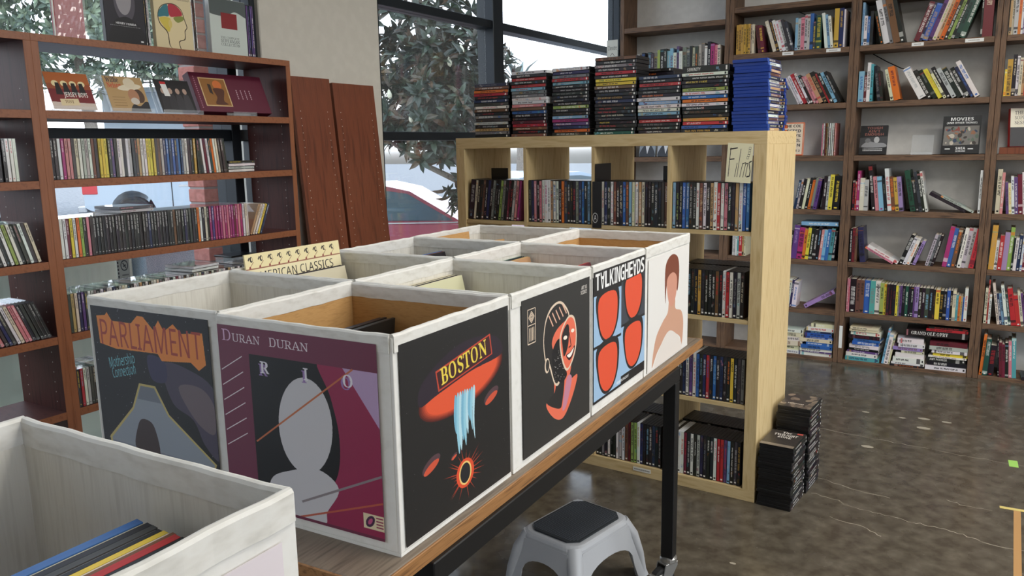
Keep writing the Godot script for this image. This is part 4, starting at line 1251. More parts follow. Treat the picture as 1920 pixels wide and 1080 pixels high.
func facing(fr: Transform3D, x: float, y: float, z: float, w: float, h: float, d: float, im: Image, cover: Color, label: String, lean := -12.0, yaw := 0.0) -> void:
	var o := thing("book", label, "book", "books facing out on the walnut shelves", fr * Transform3D(Basis(Vector3.UP, yaw) * Basis(Vector3.RIGHT, deg_to_rad(lean)), Vector3(x, y + d * sin(deg_to_rad(absf(lean))), z)))
	var st := S()
	bx(st, Vector3(0, 0, -0.002), Vector3(w, h, 0)); bx(st, Vector3(0, 0, -d), Vector3(w, h, -d + 0.002)); bx(st, Vector3(0, 0, -d), Vector3(0.003, h, 0))
	part("cover", st, plain(cover, 0.5), o)
	part("pages", box(Vector3(0.003, 0.003, -d + 0.002), Vector3(w - 0.003, h - 0.003, -0.002)), M.pages, o)
	part("front_print", sheet(w - 0.001, h - 0.001, 0.0004), print_mat(im, 0.4), o, "", Transform3D(Basis(), Vector3(0.0005, 0.0005, 0)))

func walnut_bookcases() -> void:
	var ys := [0.022, 0.345, 0.675, 1.008, 1.355, 1.685, 2.025, 2.325, 2.62]
	var b0 := walnut_case(-0.16, 0.627, [0.022, 0.345, 0.675, 1.008, 1.355, 1.86, 2.26, 2.62], "walnut wall bookcase next to the window")
	var b1 := walnut_case(0.627, 1.412, ys, "walnut wall bookcase half hidden by the birch unit")
	var b2 := walnut_case(1.412, 2.19, ys, "walnut wall bookcase with the empty clear stand")
	var b3 := walnut_case(2.19, 2.98, ys, "walnut wall bookcase at the right edge")
	var g := "books on the walnut shelves"
	# next to the window
	book_scale = 1.9
	row(b0, 0.035, 1.8605, "n10^190 g9^200 lk8^200 ck12^190 c10^180 sk9^215 i8^205 kw12^225 gk10 n14^225 n10^215 gk14^220 lk10^235 k14^240 kw12^240 us12^225 u12^240 w14^210 pk9^250 ws12 g14^240 gk12^230 kr10^245 ck10^235 n12^240 s10^250 gk12^260 w10^240 k12^265 Mk14^250 iM10^240 ck10^240", "book", "window bookcase, upper row", g)
	book_scale = 1.0
	row(b0, 0.5, 0.6755, "uw9^200 uw10^205 uw9^200 sk12^210 _14 sw14^215", "book", "window bookcase, low row", g)
	row(b0, 0.06, 1.0085, "g16^150 s20^140 kw14^160 g14^120", "book", "window bookcase, middle row", g)
	var im := canvas(200, 280, C8(150, 158, 166))
	for k in 3:
		im = canvas(200, 280, [C8(150, 160, 170), C8(176, 182, 190), C8(30, 30, 32)][k])
		if k < 2:
			pell(im, 0.5, 0.3, 0.2, 0.2, C8(206, 210, 214))
			pell(im, 0.5, 0.16, 0.22, 0.1, C8(40, 42, 48))
			ppoly(im, smooth([[0.05, 1.0], [0.2, 0.62], [0.5, 0.5], [0.8, 0.62], [0.95, 1.0]]), C8(58, 62, 70))
			ppoly(im, [[0.36, 0.52], [0.64, 0.52], [0.5, 0.9]], C8(226, 228, 232))
		else:
			for j in 3: pline(im, 0.1 + 0.3 * j, 0.2, 0.25 + 0.3 * j, 0.5, 0.07, C8(232, 232, 230))
			pline(im, 0.3, 0.5, 0.7, 0.8, 0.06, C8(232, 232, 230))
		facing(b0, [0.12, 0.26, 0.47][k], 1.355, -0.08, 0.125, 0.175, 0.012, im, C8(60, 62, 66), ["grey portrait book facing out, seen through third cube", "pale portrait book facing out, right of the grey one", "black book with white zigzag seen through fourth cube"][k])
	# half hidden by the birch unit
	book_scale = 1.13
	row(b1, 0.045, 2.0255, "dk14^190 dk14^192 dk14^190 dk14^191 dk14^190 dk10^190 wk10^185 ck14^185 /-8 mk18^180 m20^175 /-17 cw20^205 kd18^215 wr16^205 wr16^200 wk14^205 nk14^205 n16^190 /0 u14^200 sk16^195 ik20^200 sk14^215 sk14^215 Bk18^220 n12^170 G30^205 /-7 wk16^215 uN14^205 wk14^195 /0 dk24^235 Nd24^235 ws8^225", "book", "second bookcase, top row", g)
	row(b1, 0.46, 1.6855, "/-27 ws14^190 wk14^200 rw22^210 wk12^215 kw14^200 iw14^190 ik12 t22^205 kt22^215 rk10^205 kw16^205 uk18^210 ks16^215", "book", "second bookcase, second row", g)
	row(b1, 0.46, 1.0085, "/9 Nw14^190 wN12^195 kw18^200 cw14^200 kw16^205 ok16^190 gk14^205 pk18^200 /3 kw22^215 sk12^215 yk22^225 ky38^215", "book", "second bookcase, fourth row", g)
	row(b1, 0.44, 0.6755, "/5 kw14^190 pv30^225 Mk30^210 ok18^205 yk18^210 kw20^210 kw18^200 ku18^215 iw14^200 uB18^200 Bw18^205 ek20^210 kw14^190", "book", "second bookcase, fifth row", g)
	book_scale = 1.0
	pile(b1, 0.745, 0.9015, -0.02, "uw24^230", "book", "across the fifth row books", g)
	row(b1, 0.06, 0.6755, "sw22^215 wk12^215 ew10^215 rw22^215 tk12^210 ck12^215", "book", "second bookcase, behind the cubes", g)
	row(b1, 0.42, 0.3455, "/5 cw20^190 wk18^190 Nw14^185 wB28^175 /58 vk26^215", "book", "second bookcase, sixth row", g)
	pile(b1, 0.56, 0.0225, -0.02, "w24^150 ck30^150 c34^160 wk28^155 c30^150 w22^150", "book", "left floor pile, second bookcase", g, 0.0, 2.0)
	pile(b1, 0.748, 0.0225, -0.015, "wr22^200 pw10^190 wk18^205 Bk22^200 Bw20^170 ck24^210 Bw14^175 Bk24^170 Nu14^165 w26^175 cw24^150", "book", "right floor pile, second bookcase", g, 0.0, 2.0)
	im = canvas(200, 280, C8(232, 214, 190))
	for k in 6: ppoly(im, [[0.0, 0.07 + 0.148 * k], [0.3, 0.07 + 0.148 * k], [0.3, 0.17 + 0.148 * k], [0.0, 0.17 + 0.148 * k]], C8(232, 106, 50))
	for e in [["THE COL", 0.15], ["LECTED", 0.3], ["PLAYS", 0.445], ["OF NEIL", 0.59], ["SIMON", 0.735], ["VOLUME 2", 0.89]]: ptext(im, e[0], 0.16, e[1], 0.085 if e[1] < 0.8 else 0.06, C8(28, 22, 22), "b", 0.72)
	for e in [[0, 0.02, 1, 0.02], [0.985, 0, 0.985, 1], [0, 0.985, 1, 0.985]]: pline(im, e[0], e[1], e[2], e[3], 0.03, C8(222, 112, 70))
	facing(b1, 0.345, 1.355, -0.05, 0.148, 0.215, 0.03, im, C8(226, 130, 90), "orange and cream book of collected plays facing out", -6.0, 0.0)
	row(b1, 0.615, 1.3555, "ik7^205 sk4^205 w5^205 mk6^205 yk4^205 bk6^205 ck5^205 kw5^205 wr6^205 nk5^205 ws5^205 gk4^205 wk6^205 bk5^205 iw6^205", "book", "row of thin playbooks", g, 0.02)
	# with the empty clear stand
	book_scale = 1.1
	row(b2, 0.035, 2.0255, "uB12^255 wk16^175 Bs14^170 kn16^200 /-13 k16^200 wk30^265 gk18^265 bk34^270 k20^260 _45 /19 mw26^230~501_MUST-SEE_MOVIES Nw12^225 Bt26^215 pk20^235 cl18^250 tk14^240 ok20^250 kw16^240 lk14^235 kw14^235 Gk22^255 Gw24^245 /0 kw8^255 mc46^275~CENTURY", "book", "third bookcase, top row", g)
	row(b2, 0.035, 1.6855, "uB28^185 mw14^160 wk18^235 ek14^225 /-8 kg16^215 km14^185 /-13 ck16^190 om34^205 /-29 ws38^205 kw22^190 kg22^190 yd22^195 ck14^165 kw20^205 sn22^195 kw24^195 wk10^165 kw20^195 NB16^200 wB24^235", "book", "third bookcase, second row", g)
	row(b2, 0.035, 1.0085, "kr14^190 r8^185 Mw16^250 cw24^205 sk22^195 /-7 kw20^285 ik20^215 uM24^215 ka18^205 wr20^265 bo20^215 dk18^210 vk22^215 /-11 Gk26^255 ks18^215 nk14^250 kw14^250 wk12^250 _16 /-62 kn18^225 sk10^200 /0 w12^255", "book", "third bookcase, fourth row", g)
	row(b2, 0.035, 0.6755, "kw14^215 mk16^220 bk10^215 /-6 Nk28^225", "book", "third bookcase, fifth row left", g)
	row(b2, 0.292, 0.6755, "/-60 i12^190 wr18^205", "book", "fallen on the fifth row", g)
	book_scale = 1.0
	row(b2, 0.325, 0.6755, "/19 kw22^195 wk18^180 wo20^175 kw12^150 vk18^160 /14 sk16^200 gk14^200 kw14^195 /8 Mw24^250 Bw22^240 bo22^240 k10^235 wk20^245 sk20^245 sk20^245 rm26^240 kn26^200", "book", "third bookcase, fifth row right", g)
	book_scale = 1.09
	row(b2, 0.035, 0.3455, "iw8^220 ir8^215 kw34^220 bk22^215 bk22^215 Bw32^215~NEXT_TO_ME eg28^215 wk26^215 lk20^205 yk14^200 km16^200 km16^200 km16^200 yk12^195 gk8^195 pk12^195 kg16^195 Gw16^195 ks12^195 kw14^195 pk8^195 vk18^195 kw16^190 kw16^190 nu20^190 ku20^190 kb12^185 yk22^185 kd18^180 ks16^180 Bw16^185 kc12^185 cg16^185 eu12^160 ob10^155 tk10^155 Bk8^150 wr16^205", "book", "third bookcase, sixth row", g)
	pile(b2, 0.245, 0.0225, -0.01, "eN24^205 wk24^190 pw12^190 kw16^185 wg22^180 Bw22^160 Bk12^165 km24^190 wr22^180 ck14^175 c14^170", "book", "left floor pile, third bookcase", g, -0.05, 2.5)
	row(b2, 0.265, 0.0225, "/8 uk12^235 wk22^200 c10^190", "book", "standing between the floor piles", g)
	pile(b2, 0.505, 0.0225, -0.01, "k10^195 wk12^190 w30^180 w26^165 ck16^130 v20^170 w24^150 w28^150", "book", "middle floor pile, third bookcase", g, 0.0, 2.5)
	pile(b2, 0.742, 0.0225, -0.01, "wk24^225 kw24^220 kw24^215~AMY_POEHLER w10^210 yk18^190 wk18^195 sk22^210 mk24^205", "book", "right floor pile, third bookcase", g, 0.0, 1.5)
	pile(b2, 0.74, 0.2285, -0.02, "kw34^340~GRAND_OLE_OPRY rk14^230 kr12^220", "book", "across the right floor pile", g, 0.0, 1.5)
	im = canvas(220, 250, C8(24, 24, 26))
	ptext(im, "TOUGH", 0.24, 0.13, 0.085, C8(156, 96, 86), "b", 0.56); ptext(im, "AIN'T", 0.3, 0.24, 0.085, C8(156, 96, 86), "b", 0.42); ptext(im, "ENOUGH", 0.18, 0.35, 0.085, C8(156, 96, 86), "b", 0.68)
	ppoly(im, [[0, 0.42], [1, 0.38], [1, 0.74], [0, 0.76]], C8(70, 70, 72))
	pell(im, 0.62, 0.5, 0.1, 0.11, C8(186, 186, 186)); ppoly(im, smooth([[0.1, 0.75], [0.3, 0.55], [0.6, 0.6], [0.9, 0.62], [0.95, 0.75]]), C8(150, 150, 152)); pell(im, 0.3, 0.52, 0.1, 0.08, C8(120, 120, 122))
	for j in 2:
		for k in 16: im.fill_rect(Rect2i(30 + k * 10, 200 + j * 14, 7, 7), C8(210, 210, 210))
	facing(b2, 0.05, 1.355, -0.06, 0.16, 0.185, 0.02, im, C8(24, 24, 26), "black book with a grey fight photograph facing out", -14.0)
	easel(b2, 0.35, 1.355, -0.03, 0.12, 0.125, "empty clear acrylic stand on the walnut shelf")
	im = canvas(256, 280, C8(24, 25, 27))
	ptext(im, "MOVIES", 0.2, 0.12, 0.085, C8(238, 238, 236), "b", 0.6); ptext(im, "(AND OTHER THINGS)", 0.1, 0.2, 0.05, C8(238, 238, 236), "b", 0.8)
	ppoly(im, [[0.05, 0.27], [0.97, 0.26], [0.97, 0.76], [0.03, 0.78]], C8(122, 118, 112))
	for k in 46: pell(im, rng.randf_range(0.1, 0.92), rng.randf_range(0.32, 0.72), rng.randf_range(0.02, 0.06), rng.randf_range(0.02, 0.07), [C8(60, 52, 48), C8(150, 104, 76), C8(96, 112, 96), C8(196, 186, 170), C8(140, 66, 54), C8(52, 66, 92)][k % 6], rng.randf() * 3)
	ptext(im, "SHEA", 0.38, 0.89, 0.07, C8(238, 238, 236), "b", 0.26); ptext(im, "SERRANO", 0.38, 0.955, 0.045, C8(238, 238, 236), "b", 0.26)
	for e in [40, 196]: im.fill_rect(Rect2i(e - 16, 240, 36, 8), C8(220, 220, 218))
	facing(b2, 0.515, 1.355, -0.045, 0.2, 0.225, 0.03, im, C8(24, 25, 27), "black movies book with a crowded picture facing out", -8.0)
	# at the right edge
	book_scale = 1.0
	row(b3, 0.035, 2.0255, "tk12^220 ck10^240 sk20^250 or14^255 w10^250 pw12^245 k18^240", "book", "right bookcase, top row", g)
	row(b3, 0.035, 1.6855, "yo10^150 dk26^205 kc20^230 wk14^220 ck14^210 tk12^200 rw20^210 g20^205", "book", "right bookcase, second row", g)
	row(b3, 0.045, 1.0085, "ck24^260 iw14^240 /-5 pk14^185 cd14^180 wk14^220 pw18^215 mw22^230 wk20^245 Nw26^245 k20^230", "book", "right bookcase, fourth row", g)
	row(b3, 0.035, 0.6755, "/2 dt28^265 wk16^175 rw22^205 vN26^225 lw20^255 kw10^195 wk16^195 Nw18^210 wB10^190 mw18^205", "book", "right bookcase, fifth row", g)
	row(b3, 0.035, 0.3455, "ck14^215 r8^265 w12^180 _8 /-9 ck14^250 Nw12^190 uk14^190 wN16^240 Gw14^190 rk26^225 rw22^185 ck14^210 pk12^200 kw14^190 wk14^230", "book", "right bookcase, sixth row", g)
	row(b3, 0.035, 0.0225, "/3 ok16^255 Gw26^230~CRITERION kr32^190 /-4 kw8^225 mk16^215 mk14^205 kw18^215 iw16^225 ew22^245", "book", "right bookcase, floor row", g)
	pile(b3, 0.48, 0.0225, -0.01, "kw20^220 pv16^190 yk14^170 pk14^180", "book", "purple and yellow floor pile", g, 0.1, 3.0)
	im = canvas(240, 280, C8(226, 218, 196))
	for e in [["THE", 0.16, 0.24], ["SOPRANOS", 0.29, 0.62], ["SESSIONS", 0.42, 0.6]]: ptext(im, e[0], 0.12, e[1], 0.085, C8(54, 46, 44), "r", e[2])
	ppoly(im, [[0, 0.5], [1, 0.5], [1, 1], [0, 1]], C8(36, 32, 34))
	pell(im, 0.68, 0.62, 0.13, 0.17, C8(192, 164, 146)); ppoly(im, smooth([[0.4, 1.02], [0.52, 0.84], [0.68, 0.8], [0.86, 0.84], [1.0, 1.02]]), C8(20, 20, 22)); ppoly(im, [[0.6, 0.82], [0.76, 0.82], [0.68, 1.0]], C8(226, 226, 224))
	facing(b3, 0.09, 1.395, -0.04, 0.19, 0.22, 0.03, im, C8(206, 64, 66), "red spined book with cream title half cut at right edge", -8.0, 0.35)
	var box_o := thing("wooden_riser", "brown wooden riser box under the facing book, right edge", "riser", "", b3 * Transform3D(Basis(), Vector3(0.04, 1.3555, -0.01)))
	part("front", box(Vector3(0, 0, -0.012), Vector3(0.5, 0.038, 0), 0.001), M.cherry_panel, box_o)
	part("deck", box(Vector3(0, 0.026, -0.2), Vector3(0.5, 0.038, -0.012)), M.cherry_panel, box_o)
	# labels on the shelf edges, and wires on the wall
	for e in [[b1, 0.35, 2.025, 0.07], [b1, 0.62, 2.025, 0.085], [b2, 0.32, 2.025, 0.065], [b2, 0.6, 2.025, 0.095]]:
		im = canvas(160, 30, C8(232, 232, 228))
		for k in 12: im.fill_rect(Rect2i(30 + k * 8, 10, 5, 10), C8(140, 138, 134))
		solo("shelf_label", sheet(e[3], 0.02), print_mat(im, 0.6), "white label strip on upper shelf edge of the " + ("second" if e[0] == b1 else "third") + " bookcase, " + ("left one" if e[1] < 0.5 else "right one"), "label", "white shelf edge labels", e[0] * Transform3D(Basis(), Vector3(e[1], e[2] - 0.026, -0.0015)))
	solo("shelf_label", sheet(0.02, 0.15), print_mat(canvas(8, 64, C8(232, 232, 228)), 0.6), "tall white label on the upright beside the floor pile", "label", "white shelf edge labels", b2 * Transform3D(Basis(), Vector3(0.004, 0.1, 0.0005)))
	var st := S()
	tube(st, [Vector3(0.4, 2.29, -0.2), Vector3(0.46, 2.26, -0.22), Vector3(0.5, 2.25, -0.22), Vector3(0.545, 2.245, -0.22)], 0.003, 6)
	solo("wire", st, M.rubber, "thin black wire hanging above the second bookcase's top row", "wire", "", b1)
	st = S()
	tube(st, [Vector3(0.08, 1.99, -0.23), Vector3(0.16, 1.94, -0.23), Vector3(0.25, 1.89, -0.2), Vector3(0.3, 1.87, -0.12)], 0.003, 6)
	solo("wire", st, M.rubber, "thin black wire running behind the orange book", "wire", "", b2)
	# hand lettered card by the window
	im = canvas(120, 200, C8(206, 206, 196))
	ptext(im, "Theatre", 0.08, 0.5, 0.2, C8(70, 68, 66), "r", 0.84)
	pline(im, 0.3, 0.8, 0.5, 0.65, 0.03, C8(90, 88, 84)); pline(im, 0.5, 0.65, 0.7, 0.8, 0.03, C8(90, 88, 84))
	solo("paper_sign", sheet(0.085, 0.14), print_mat(im, 0.8), "grey hand lettered Theatre card at the window corner", "sign", "", Transform3D(Basis(), Vector3(-0.262, 2.05, -2.308)))

# ------------------------------------------------------------------ rolling table and record crates
func caster(o: Node3D, x: float, z: float, yaw: float) -> void:
	var t := turned(yaw, Vector3(x, 0, z))
	var c := Node3D.new()
	c.name = "caster"
	o.add_child(c, true)
	c.transform = t
	var st := S()
	var wt := S()
	var w := Transform3D(Basis(Vector3.RIGHT, PI / 2), Vector3(-0.03, 0.05, 0))
	lathe(wt, [Vector2(0.034, -0.014), Vector2(0.046, -0.014), Vector2(0.05, -0.009), Vector2(0.05, 0.009), Vector2(0.046, 0.014), Vector2(0.034, 0.014)], 28, w)
	part("wheel", wt, M.rubber, c)
	lathe(st, [Vector2(0, -0.016), Vector2(0.012, -0.016), Vector2(0.02, -0.011), Vector2(0.036, -0.012), Vector2(0.036, 0.012), Vector2(0.02, 0.011), Vector2(0.012, 0.016), Vector2(0, 0.016)], 20, w)
	part("hub", st, M.zinc, c)
	st = S()
	for s in [-0.02, 0.017]: prism(st, PackedVector2Array([Vector2(-0.042, 0.04), Vector2(-0.02, 0.04), Vector2(0.022, 0.1), Vector2(0.022, 0.112), Vector2(-0.03, 0.112), Vector2(-0.046, 0.06)]), s, s + 0.003)
	bx(st, Vector3(-0.03, 0.109, -0.02), Vector3(0.024, 0.114, 0.02), 0.001)
	lathe(st, [Vector2(0.026, 0.114), Vector2(0.028, 0.118), Vector2(0.028, 0.128), Vector2(0.02, 0.132), Vector2(0.0, 0.132)], 20)
	part("fork", st, M.zinc, c)
	part("brake_lever", box(Vector3(-0.075, 0.075, -0.015), Vector3(-0.03, 0.085, 0.015), 0.003), M.zinc, c)

func table(x0: float, x1: float, z0: float, z1: float, label: String, at: Transform3D) -> void:
	var o := thing("rolling_table", label, "table", "rolling display tables", at)
	var y := 0.79
	part("tabletop", box(Vector3(x0 + 0.004, y - 0.027, z0 + 0.004), Vector3(x1 - 0.004, y, z1 - 0.004), 0.002), M.table_top, o)
	var st := S()
	bx(st, Vector3(x1 - 0.0045, y - 0.0275, z0), Vector3(x1, y - 0.0005, z1), 0.001)
	bx(st, Vector3(x0, y - 0.0275, z0), Vector3(x0 + 0.0045, y - 0.0005, z1), 0.001)
	bx(st, Vector3(x0, y - 0.0275, z1 - 0.0045), Vector3(x1, y - 0.0005, z1), 0.001)
	bx(st, Vector3(x0, y - 0.0275, z0), Vector3(x1, y - 0.0005, z0 + 0.0045), 0.001)
	part("edge_band", st, M.table_edge, o, "warm brown edge of the table top")
	var a := 0.02
	var lz := [z0 + 0.3, z1 - 0.16]
	for x in [x0 + 0.06, x1 - 0.012]:
		part("side_rail", box(Vector3(x - a, y - 0.072, lz[0] - a), Vector3(x + a, y - 0.0275, lz[1] + a), 0.002), M.black_metal, o)
		for z in lz:
			part("leg", box(Vector3(x - a, 0.13, z - a), Vector3(x + a, y - 0.072, z + a), 0.002), M.black_metal, o)
			caster(o, x, z, rng.randf_range(0.6, 1.4))
	for z in lz: part("cross_rail", box(Vector3(x0 + 0.06, y - 0.07, z - a), Vector3(x1 - 0.03, y - 0.03, z + a), 0.002), M.black_metal, o)

func wobble_bar(st: SurfaceTool, a: Vector3, b: Vector3, side: Vector3, h: float) -> void:
	# the folded rim of a cardboard wall: rounded top, slightly uneven
	var prof := [[-0.0052, -h], [-0.0052, -0.004], [-0.003, -0.0008], [0.0, 0.0], [0.003, -0.0008], [0.0052, -0.004], [0.0052, -h]]
	var n := 14
	var rings := []
	for i in n + 1:
		var p: Vector3 = a.lerp(b, i / float(n))
		var e := 0.0 if i == 0 or i == n else 1.0
		var dy := rng.randf_range(-0.0016, 0.0006) * e
		var dx := rng.randf_range(-0.0008, 0.0008) * e
		var r := []
		for q in prof: r.append(p + side * (q[0] + dx) + Vector3(0, q[1] + dy, 0))
		rings.append(r)
	for i in n:
		for k in prof.size() - 1:
			var m: Vector2 = Vector2(prof[k][0] + prof[k + 1][0], (prof[k][1] + prof[k + 1][1]) * 0.3 + 0.004)
			if k == 0 or k == prof.size() - 2: m.y = 0.0
			face(st, [rings[i][k], rings[i + 1][k], rings[i + 1][k + 1]], side * m.x + Vector3(0, m.y, 0))
			face(st, [rings[i][k], rings[i + 1][k + 1], rings[i][k + 1]], side * m.x + Vector3(0, m.y, 0))
	for i in [0, n]: face(st, rings[i], a - b if i == 0 else b - a)

func crate(x: float, z: float, wx: float, lz: float, yaw: float, kraft: bool, label: String) -> Node3D:
	var o := thing("record_crate", label, "crate", "white cardboard record crates", turned(yaw, Vector3(x, 0.7902, z)))
	var hx := wx / 2
	var hz := lz / 2
	var h := 0.3735
	var t := 0.006
	part("floor_panel", box(Vector3(-hx, 0, -hz), Vector3(hx, t, hz)), M.crate, o)
	for s in [-1.0, 1.0]:
		part("wall", box(Vector3(s * hx - (t if s > 0 else 0.0), t, -hz), Vector3(s * hx + (t if s < 0 else 0.0), h - 0.006, hz), 0.001), M.crate, o)
		part("wall", box(Vector3(-hx + t, t, s * hz - (t if s > 0 else 0.0)), Vector3(hx - t, h - 0.006, s * hz + (t if s < 0 else 0.0)), 0.001), M.crate, o)
	var im: Material = M.kraft if kraft else M.crate_in
	var e := 0.0012
	for s in [-1.0, 1.0]:
		part("liner", box(Vector3(s * (hx - t) - (e if s > 0 else 0.0), t, -hz + t), Vector3(s * (hx - t) + (e if s < 0 else 0.0), h - 0.026, hz - t)), im, o)
		part("liner", box(Vector3(-hx + t + e, t, s * (hz - t) - (e if s > 0 else 0.0)), Vector3(hx - t - e, h - 0.026, s * (hz - t) + (e if s < 0 else 0.0))), im, o)
	for s in [-1.0, 1.0]:
		var st := S()
		wobble_bar(st, Vector3(s * (hx - 0.003), h, -hz + 0.002), Vector3(s * (hx - 0.003), h, hz - 0.002), Vector3(1, 0, 0), 0.03)
		part("rim_fold", st, M.crate_rim, o)
		st = S()
		wobble_bar(st, Vector3(-hx + 0.006, h - 0.0006, s * (hz - 0.003)), Vector3(hx - 0.006, h - 0.0006, s * (hz - 0.003)), Vector3(0, 0, 1), 0.03)
		part("rim_fold", st, M.crate_rim, o)
	return o

func stick_print(o: Node3D, im: Image, right: bool, hx: float, hz: float, m0: float, y0: float, w: float, h: float, label: String) -> void:
	# a printed sheet glued to a crate's right (+x) or front (+z) wall, m0 from its left edge
	var t := Transform3D(Basis(Vector3.UP, PI / 2), Vector3(hx + 0.0025, y0, hz - m0)) if right else Transform3D(Basis(), Vector3(-hx + m0, y0, hz + 0.0025))
	part("cover_print", sheet(w, h, 0.0005), print_mat(im, 0.42), o, label, t)

func records(o: Node3D, hx: float, x: float, spec: String, where: String) -> void:
	row(o.transform * Transform3D(Basis(), Vector3(-hx, 0, 0.168)), x, 0.0065, spec, "lp", where, "records in the crates", 0.003)

func table_and_crates() -> void:
	table(-0.43, 0.43, -0.885, 0.885, "wood topped rolling table with black legs under the crates", turned(0.036, Vector3(1.021, 0, 1.487)))
	table(-0.3, 0.24, -0.02, 0.9, "second rolling table under the nearest crate", turned(0.02, Vector3(1.52, 0, 2.72)))
	var zs := [2.277, 1.9, 1.5, 1.128, 0.702]
	var names := [["front left crate with orange lettering on black poster, white inside", "front right crate with plum poster, brown inside"], ["left crate holding the cream patterned divider", "second right crate with smiling mask poster"], ["left crate third from the front, nearly empty", "third right crate with poster of four red shapes"], ["rear left crate holding brown cardboard", "rear right crate with pale portrait poster, brown inside"]]
	var c := []
	for i in 4:
		var zc: float = (zs[i] + zs[i + 1]) / 2
		var lz: float = zs[i] - zs[i + 1] - 0.008
		var xr := 1.462 - (2.272 - zc) * 0.036
		var xm := 1.06 - (2.272 - zc) * 0.036
		var xl := 0.668 - (2.272 - zc) * 0.05
		c.append([crate((xl + xm) / 2, zc, xm - xl - 0.008, lz, 0.036, false, names[i][0]), crate((xm + xr) / 2, zc, xr - xm - 0.008, lz, 0.036, i == 0 or i == 3, names[i][1]), (xm - xl - 0.008) / 2, (xr - xm - 0.008) / 2, lz / 2])
	posters(c)
	records(c[0][1], c[0][3], 0.06, "/6 k6^300 n5^296 kw6^302 k4^298 n6^300 k5^295 kw6^303", "front right crate")
	records(c[1][1], c[1][3], 0.085, "/-13 cc7 k5 ck6 kw8 ck5 c6", "second right crate")
	records(c[2][1], c[2][3], 0.09, "/-14 Gk9 kn6 kw5 tk7 tc5 _100 /-18 rk8 mk4", "third right crate")
	records(c[1][0], c[1][2], 0.1, "/-12 k6 kn5 n5 c4", "left crate with the divider")
	records(c[2][0], c[2][2], 0.2, "/-14 Bw6 bt5 k5", "third left crate")
	# cream divider with printed edge
	var im := canvas(512, 440, C8(232, 218, 170))
	for k in 10:
		var x := 0.06 + 0.095 * k
		pell(im, x, 0.035, 0.014, 0.018, C8(60, 52, 46)); pell(im, x + 0.005, 0.034, 0.007, 0.011, C8(232, 218, 170)); pline(im, x - 0.03, 0.04, x - 0.015, 0.022, 0.01, C8(60, 52, 46))
		pline(im, x - 0.03, 0.09, x + 0.02, 0.05, 0.004, C8(150, 110, 84)); pell(im, x - 0.02, 0.085, 0.008, 0.008, C8(140, 60, 54))
	pline(im, 0, 0.095, 1, 0.095, 0.006, C8(150, 96, 80))
	ppoly(im, [[0, 0.1], [1, 0.1], [1, 1], [0, 1]], C8(236, 224, 184))
	ptext(im, "AMERICAN CLASSICS", 0.06, 0.175, 0.055, C8(50, 44, 40), "s", 0.84)
	var st := thing("divider_card", "cream divider with printed border reading American Classics", "divider", "", c[1][0].transform * Transform3D(Basis(Vector3.UP, PI / 2) * Basis(Vector3.RIGHT, -0.12), Vector3(-c[1][2] + 0.068, 0.008, 0.168)))
	part("card", box(Vector3(0, 0, -0.004), Vector3(0.345, 0.4, 0)), plain(C8(226, 212, 166), 0.7), st)
	part("front_print", sheet(0.345, 0.4, 0.0004), print_mat(im, 0.6), st)
	# brown card in the rear left crate
	for k in 2:
		solo("cardboard_piece", box(Vector3(0, 0, -0.004), Vector3(0.2 + 0.06 * k, 0.33 + 0.025 * (1 - k), 0)), M.kraft, ["taller brown cardboard piece in the rear left crate", "shorter brown cardboard piece in the rear left crate"][k], "cardboard", "brown cardboard pieces", c[3][0].transform * Transform3D(Basis(Vector3.UP, PI / 2 - 0.25 * k) * Basis(Vector3.RIGHT, -0.1), Vector3(-c[3][2] + 0.07 + 0.06 * k, 0.008, 0.12 + 0.03 * k)))
	# nearest crate
	var n := crate(1.5475, 2.953, 0.41, 0.4, 0.02, false, "nearest crate, cut by the lower left edge, dusty white")
	row(n.transform * Transform3D(Basis(), Vector3(-0.205, 0, 0.165)), 0.19, 0.0065, "/8 B9^312 cd5^310 kG7^312 n7^311 s5^309 kw5^312 yk6^311 ck5^310 bk5^312 rk8^312 kn6^311 kw5^308", "lp", "nearest crate", "records in the crates", 0.003)
	im = canvas(256, 256, C8(226, 216, 220))
	stick_print(n, im, true, 0.205, 0.2, 0.03, 0.012, 0.35, 0.32, "pale pinkish sheet")

